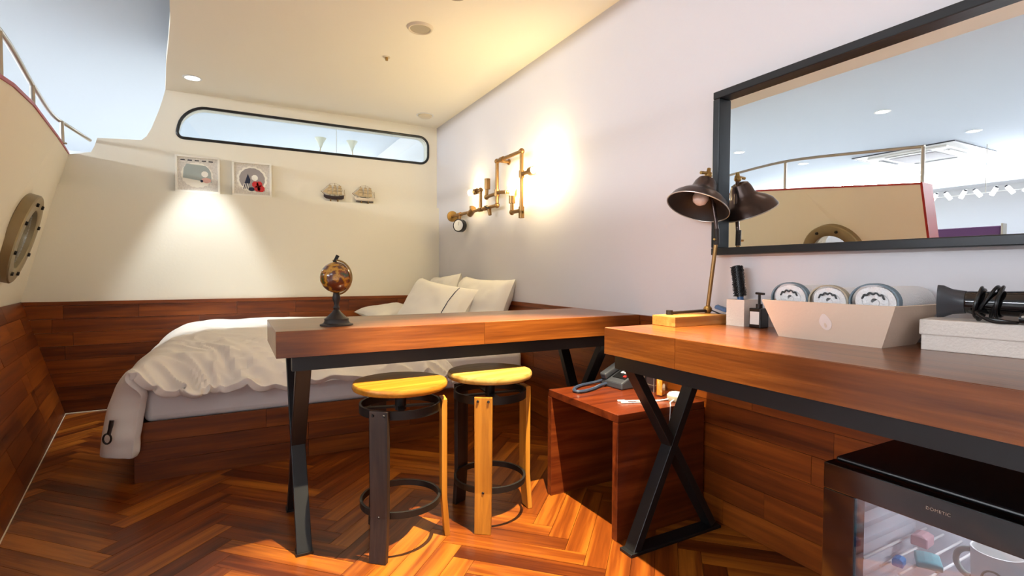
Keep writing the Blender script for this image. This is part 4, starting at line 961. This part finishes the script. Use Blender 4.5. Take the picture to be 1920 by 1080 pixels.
# inside the refrigerator
mg = thing('white_mug', 'white mug with a grey print standing on the refrigerator shelf', 'mug', (1.40,0.445,SHZ))
MB().lathe([(0.0001,0),(0.036,0),(0.04,0.004),(0.044,0.095),(0.041,0.095),(0.036,0.008),(0.0001,0.008)], 32, Matrix.Translation((1.40,0.445,SHZ))).build('cup', M['white'], mg, smooth=True)
MB().tube([Vector((1.40-0.006,0.445+0.04+0.028*math.sin(a),SHZ+0.05+0.03*math.cos(a))) for a in [math.radians(5+170*k/16) for k in range(17)]], 0.006, 10).build('handle', M['printgrey'], mg, smooth=True)
MB().tube([Vector((1.40-0.0425+0.0006, 0.438+0.018*math.cos(a), SHZ+0.045+0.020*math.sin(a))) for a in [2*PI*k/24 for k in range(24)]], 0.0022, 6, True).build('ring_print', M['grey'], mg)
for (nm, lb, mt, x, y, w, d, h, rz) in (('shelf_item', 'teal packet lying on the refrigerator shelf', 'teal', 1.41, 0.57, 0.03, 0.024, 0.018, 0.5), ('shelf_item', 'bright blue packet lying on the refrigerator shelf', 'bluep', 1.345, 0.60, 0.014, 0.011, 0.02, 0.2), ('shelf_item', 'pale pink block on the refrigerator shelf standing in for a reflection', 'pinkrefl', 1.50, 0.62, 0.022, 0.018, 0.03, 0.1)):  # the pink one stands in for a reflection on the side wall
    Mp = Matrix.Translation((x, y, SHZ)) @ Matrix.Rotation(rz, 4, 'Z')
    o = MB().add([Mp @ Vector((sx*w*(1 if z < h*0.9 else 0.85), sy*d*(1 if z < h*0.9 else 0.3), z)) for z in (0, h*0.8, h) for sx, sy in ((-1,-1),(1,-1),(1,1),(-1,1))], [(3,2,1,0),(8,9,10,11)]+[(j*4+i, j*4+(i+1)%4, (j+1)*4+(i+1)%4, (j+1)*4+i) for j in range(2) for i in range(4)]).build(nm, M[mt], None, (x, y, SHZ), bevel=0.003)
    tag(o, lb, 'packet')

# ---------------------------------------------------------------- pipe wall lamp
PX = XW-0.062
pw = thing('pipe_wall_lamp', 'bronze water-pipe wall lamp with gauge and bare bulbs on the right wall', 'lamp', (XW, 3.3, 1.4))
def pp_(y, z): return Vector((PX, y, z))
def pipe(pts, r=0.0125): return MB().tube([pp_(*p) for p in pts], r, 12).build('pipe', M['bronze'], pw, smooth=True)
def fit(y, z, d=None, l=0.03, r=0.018, nm='fitting'):
    d = Vector((0, *(d or (1, 0)))).normalized(); p = pp_(y, z)
    return MB().cyl(p-d*l/2, p+d*l/2, r, n=14).build(nm, M['bronze'], pw, smooth=True)
def elbow(y, z, nm='elbow'): return MB().sphere(pp_(y, z), 0.0195, 12).build(nm, M['bronze'], pw, smooth=True)
pipe([(4.09,1.442),(3.20,1.442)]); pipe([(3.475,1.442),(3.475,1.585)]); pipe([(3.205,1.442),(3.205,1.745)]); pipe([(3.205,1.745),(2.86,1.745)]); pipe([(2.86,1.745),(2.86,1.345)])
pipe([(3.375,1.52),(3.205,1.525)]); pipe([(3.375,1.52),(3.365,1.60)]); pipe([(2.86,1.372),(2.985,1.372)]); pipe([(2.985,1.372),(2.985,1.44)]); pipe([(2.86,1.60),(2.745,1.60)]); pipe([(3.205,1.53),(3.06,1.515)]); pipe([(3.475,1.585),(3.56,1.585)])
for y, z in ((3.205,1.442),(3.205,1.745),(2.86,1.745),(3.475,1.585),(3.375,1.52),(2.985,1.372)): elbow(y, z)
for y, z, d in ((3.475,1.442,(1,0)),(3.205,1.527,(0,1)),(2.86,1.60,(0,1)),(2.86,1.372,(0,1)),(3.874,1.442,(1,0)),(2.86,1.345,(0,1)),(3.13,1.745,(1,0)),(3.39,1.442,(1,0))): fit(y, z, d, 0.045, nm='tee')
fit(3.56,1.585,(1,0),0.05,0.022,'socket'); fit(3.36,1.612,(0,1),0.075,0.021,'socket'); fit(2.985,1.455,(0,1),0.05,0.022,'socket'); fit(2.73,1.60,(1,0),0.045,0.026,'socket')
# wall flanges and stand-offs
for y, z, fr_ in ((4.045,1.442,0.035),(3.06,1.515,0.035),(3.14,1.735,0.02)):
    MB().cyl((PX-0.004, y, z), (XW-0.004, y, z), 0.011, n=12).build('standoff', M['bronze'], pw, smooth=True)
    MB().cyl((XW-0.008, y, z), (XW-0.0005, y, z), fr_, n=24).build('wall_flange', M['bronze'], pw, smooth=True)
MB().cyl(pp_(4.03,1.442), pp_(4.042,1.442), 0.045, n=24).build('handwheel', M['brass'], pw, smooth=True)
MB().cyl(pp_(3.675,1.425), pp_(3.60,1.459), 0.024, n=16).build('valve', M['bronze'], pw, smooth=True)
MB().cyl(pp_(3.64,1.44), pp_(3.64,1.485), 0.016, n=14).build('valve_stem', M['bronze'], pw, smooth=True)
tp = MB().tube([pp_(3.33,1.442), pp_(3.325,1.415), pp_(3.315,1.385)], [0.016,0.014,0.012], 12).build('tap', M['bronze'], pw, smooth=True)
MB().bar(pp_(3.36,1.452)-Vector((0.02,0,0)), pp_(3.30,1.43)-Vector((0.02,0,0)), 0.012, 0.008).build('tap_lever', M['iron'], tp, bevel=0.001)
MB().cyl(pp_(3.874,1.442), pp_(3.874,1.40), 0.011, n=12).build('gauge_neck', M['bronze'], pw, smooth=True)
ga = MB().cyl(Vector((PX+0.014,3.874,1.352)), Vector((PX-0.022,3.90-0.05,1.352)), 0.052, n=32).build('gauge', M['blackp'], pw, smooth=True)
ga['label'] = 'round black pressure gauge'
d_ = (Vector((PX-0.022,3.85,1.352))-Vector((PX+0.014,3.874,1.352))).normalized(); gp = Vector((PX-0.022,3.85,1.352))
MB().cyl(gp+d_*0.0002, gp+d_*0.0016, 0.043, n=32).build('dial', M['white'], ga)
MB().bar(gp+d_*0.0024, gp+d_*0.0024+Vector((0,-0.012,0.028)), 0.004, 0.001, (0,1,0)).build('needle', M['blackp'], ga)
def bulb(p, d, sc=1.0):
    d = Vector(d).normalized(); Mb = Matrix.Translation(p) @ d.to_track_quat('Z', 'Y').to_matrix().to_4x4()
    pr = [(0.012,0),(0.013,0.012),(0.018,0.03),(0.027,0.052),(0.031,0.07),(0.028,0.088),(0.016,0.102),(0.0001,0.107)]
    b_ = MB().lathe([(r*sc, z*sc) for r, z in pr], 20, Mb).build('bulb', M['bulb'], pw, smooth=True); b_['label'] = 'glowing filament bulb'
bulb(pp_(3.582,1.585), (-0.2, 1, 0.0), 0.72); bulb(pp_(2.985,1.478), (0, 0, 1), 1.0); bulb(pp_(2.70,1.60), (-0.15, -1, 0.02), 1.15)

# ---------------------------------------------------------------- framed pictures and model ships on the ledge
LZ = 1.565
def frame_pic(x0, x1, h, label, kind):
    t = thing('picture_frame', label, 'picture', ((x0+x1)/2, YF+0.02, LZ))
    yf, yb = YF+0.008, YF+0.046; w = 0.015
    for b in ((x0,x1,LZ,LZ+w),(x0,x1,LZ+h-w,LZ+h),(x0,x0+w,LZ+w,LZ+h-w),(x1-w,x1,LZ+w,LZ+h-w)): MB().box(b[0],b[1],yf,yb,b[2],b[3]).build('frame_bar', M['printcream'], t, bevel=0.0015)
    MB().box(x0+w, x1-w, yf+0.012, yb-0.002, LZ+w, LZ+h-w).build('print_ground', M['printpat'], t)
    yy = yf+0.0118
    def flat(poly, m, d): MB().prism(poly, yy-d, yy-d+0.0008, 'y').build('print_shape', M[m], t)
    cx, cz = (x0+x1)/2, LZ+h/2
    def scal(cx, cz, rx, rz, n, am): return [(cx+rx*(1+am*abs(math.sin(n*a/2)))*math.cos(a), cz+rz*(1+am*abs(math.sin(n*a/2)))*math.sin(a)) for a in [2*PI*k/96 for k in range(96)]]
    if kind == 0:
        flat(scal(cx-0.005, cz-0.005, 0.098, 0.088, 18, 0.07), 'printcream', 0.001)
        flat([(cx-0.095,cz-0.03),(cx+0.09,cz-0.055),(cx+0.085,cz+0.02),(cx+0.07,cz+0.05),(cx+0.05,cz+0.068),(cx-0.07,cz+0.075),(cx-0.09,cz+0.04)], 'printgrey', 0.002)
        for a in range(5): flat([(cx-0.11+0.045*a, cz+0.098), (cx-0.08+0.045*a, cz+0.098), (cx-0.082+0.045*a, cz+0.106), (cx-0.108+0.045*a, cz+0.106)], 'printdark', 0.002)
        flat(scal(cx+0.045, cz+0.005, 0.022, 0.022, 8, 0.05), 'printcream', 0.003); flat(scal(cx+0.055, cz-0.04, 0.03, 0.018, 6, 0.1), 'printpink', 0.003); flat(scal(cx+0.025, cz-0.048, 0.009, 0.009, 6, 0.05), 'navy', 0.004)
    else:
        flat(scal(cx, cz, 0.100, 0.095, 16, 0.08), 'printcream', 0.001); flat(scal(cx, cz, 0.088, 0.085, 16, 0.03), 'printtaupe', 0.002)
        flat([(cx-0.068,cz-0.08),(cx-0.03,cz+0.04),(cx-0.012,cz-0.005),(cx-0.02,cz-0.07)], 'navy', 0.003)
        for k in range(4): flat([(cx-0.07+k*0.013,cz-0.085),(cx-0.064+k*0.013,cz-0.085),(cx-0.052+k*0.011,cz-0.035),(cx-0.057+k*0.011,cz-0.035)], 'printcream', 0.004)
        for dx, dz, r in ((0.022,-0.04,0.022),(0.05,-0.035,0.020),(0.062,-0.07,0.024),(0.035,-0.072,0.020)): flat(scal(cx+dx, cz+dz, r, r, 8, 0.12), 'printred', 0.005)
        flat(scal(cx+0.018, cz+0.012, 0.022, 0.022, 8, 0.06), 'printcream', 0.003); flat(scal(cx-0.005, cz-0.078, 0.022, 0.014, 6, 0.06), 'navy', 0.004)
frame_pic(-0.372, -0.083, 0.275, 'square cream-framed print with a grey-green panel on the wall ledge', 0)
frame_pic(-0.002, 0.275, 0.268, 'square cream-framed print with red flowers on the wall ledge', 1)
def ship(x0, x1, label, hull_m):
    xc = (x0+x1)/2; yc = YF+0.028; t = thing('model_ship', label, 'model ship', (xc, yc, LZ))
    Ls = x1-x0
    secs = []
    for f, hw, zb, ztop in ((0.10,0.002,0.040,0.062),(0.2,0.014,0.026,0.054),(0.4,0.020,0.020,0.048),(0.65,0.020,0.020,0.048),(0.85,0.017,0.024,0.056),(0.93,0.013,0.032,0.060)):
        x = x0+Ls*f; secs.append([(x,yc-hw,LZ+ztop),(x,yc-hw*0.85,LZ+(ztop+zb)/2),(x,yc-hw*0.2,LZ+zb),(x,yc+hw*0.2,LZ+zb),(x,yc+hw*0.85,LZ+(ztop+zb)/2),(x,yc+hw,LZ+ztop)])
    vs_ = [p for s_ in secs for p in s_]; fs = [(j*6+i, j*6+(i+1)%6, (j+1)*6+(i+1)%6, (j+1)*6+i) for j in range(5) for i in range(6)]+[list(range(6)), [30+i for i in range(6)]]
    MB().add(vs_, fs).build('hull', M[hull_m], t, smooth=True)
    if hull_m == 'ship_white':
        MB().bar((x0+Ls*0.16,yc,LZ+0.0185),(x0+Ls*0.9,yc,LZ+0.0185),0.022,0.010,(0,1,0)).build('keel', M['ship_dark'], t)
        MB().bar((x0+Ls*0.16,yc,LZ+0.052),(x0+Ls*0.88,yc,LZ+0.050),0.030,0.004,(0,1,0)).build('deck', M['ship_dark'], t)
    for f in (0.38, 0.68): MB().box(x0+Ls*f-0.004, x0+Ls*f+0.004, yc-0.012, yc+0.012, LZ, LZ+0.024).build('cradle_leg', M['ship_wood'], t)
    MB().cyl((x0+Ls*0.16,yc,LZ+0.055),(x0-0.004,yc,LZ+0.085),0.0028,0.0018,n=8).build('bowsprit', M['ship_wood'], t)
    tops = []
    for f, hgt in ((0.36,0.150),(0.56,0.158),(0.76,0.145)):
        x = x0+Ls*f; MB().cyl((x,yc,LZ+0.045),(x,yc,LZ+hgt),0.0026,0.0016,n=8).build('mast', M['ship_wood'], t); tops.append((x,yc,LZ+hgt))
        for k, (za, zb, w) in enumerate(((0.062,0.09,0.019),(0.094,0.116,0.016),(0.119,0.136,0.012))):
            if zb > hgt: continue
            y_ = yc-0.006
            def sf(a, b, x=x, za=za, zb=zb, w=w): return (x+(2*a-1)*w*(1-0.15*b), yc-0.004-0.006*math.sin(PI*b)*math.sin(PI*a), LZ+za+(zb-za)*b)
            MB().grid(sf, 5, 5).build('sail', M['sail'], t, smooth=True)
            MB().cyl((x-w,yc-0.004,LZ+zb),(x+w,yc-0.004,LZ+zb),0.0014,n=6).build('yard', M['ship_wood'], t)
    MB().tube([(x0,yc,LZ+0.084),tops[0],tops[1],tops[2],(x0+Ls*0.97,yc,LZ+0.07)],0.0008,5).build('rigging', M['ship_wood'], t)
    MB().add([(x0+Ls*0.06,yc,LZ+0.082),(x0+Ls*0.26,yc,LZ+0.066),(x0+Ls*0.33,yc,LZ+0.13)], [(0,1,2)]).build('jib_sail', M['sail'], t)
    MB().bar((x0+Ls*0.97,yc,LZ+0.055),(x0+Ls*0.95,yc,LZ+0.108),0.003,0.003).build('stern_staff', M['ship_wood'], t)
ship(0.650, 0.846, 'small three-masted model ship with a dark hull on the ledge', 'ship_dark')
ship(0.905, 1.098, 'small three-masted model ship with a white-banded hull on the ledge', 'ship_white')
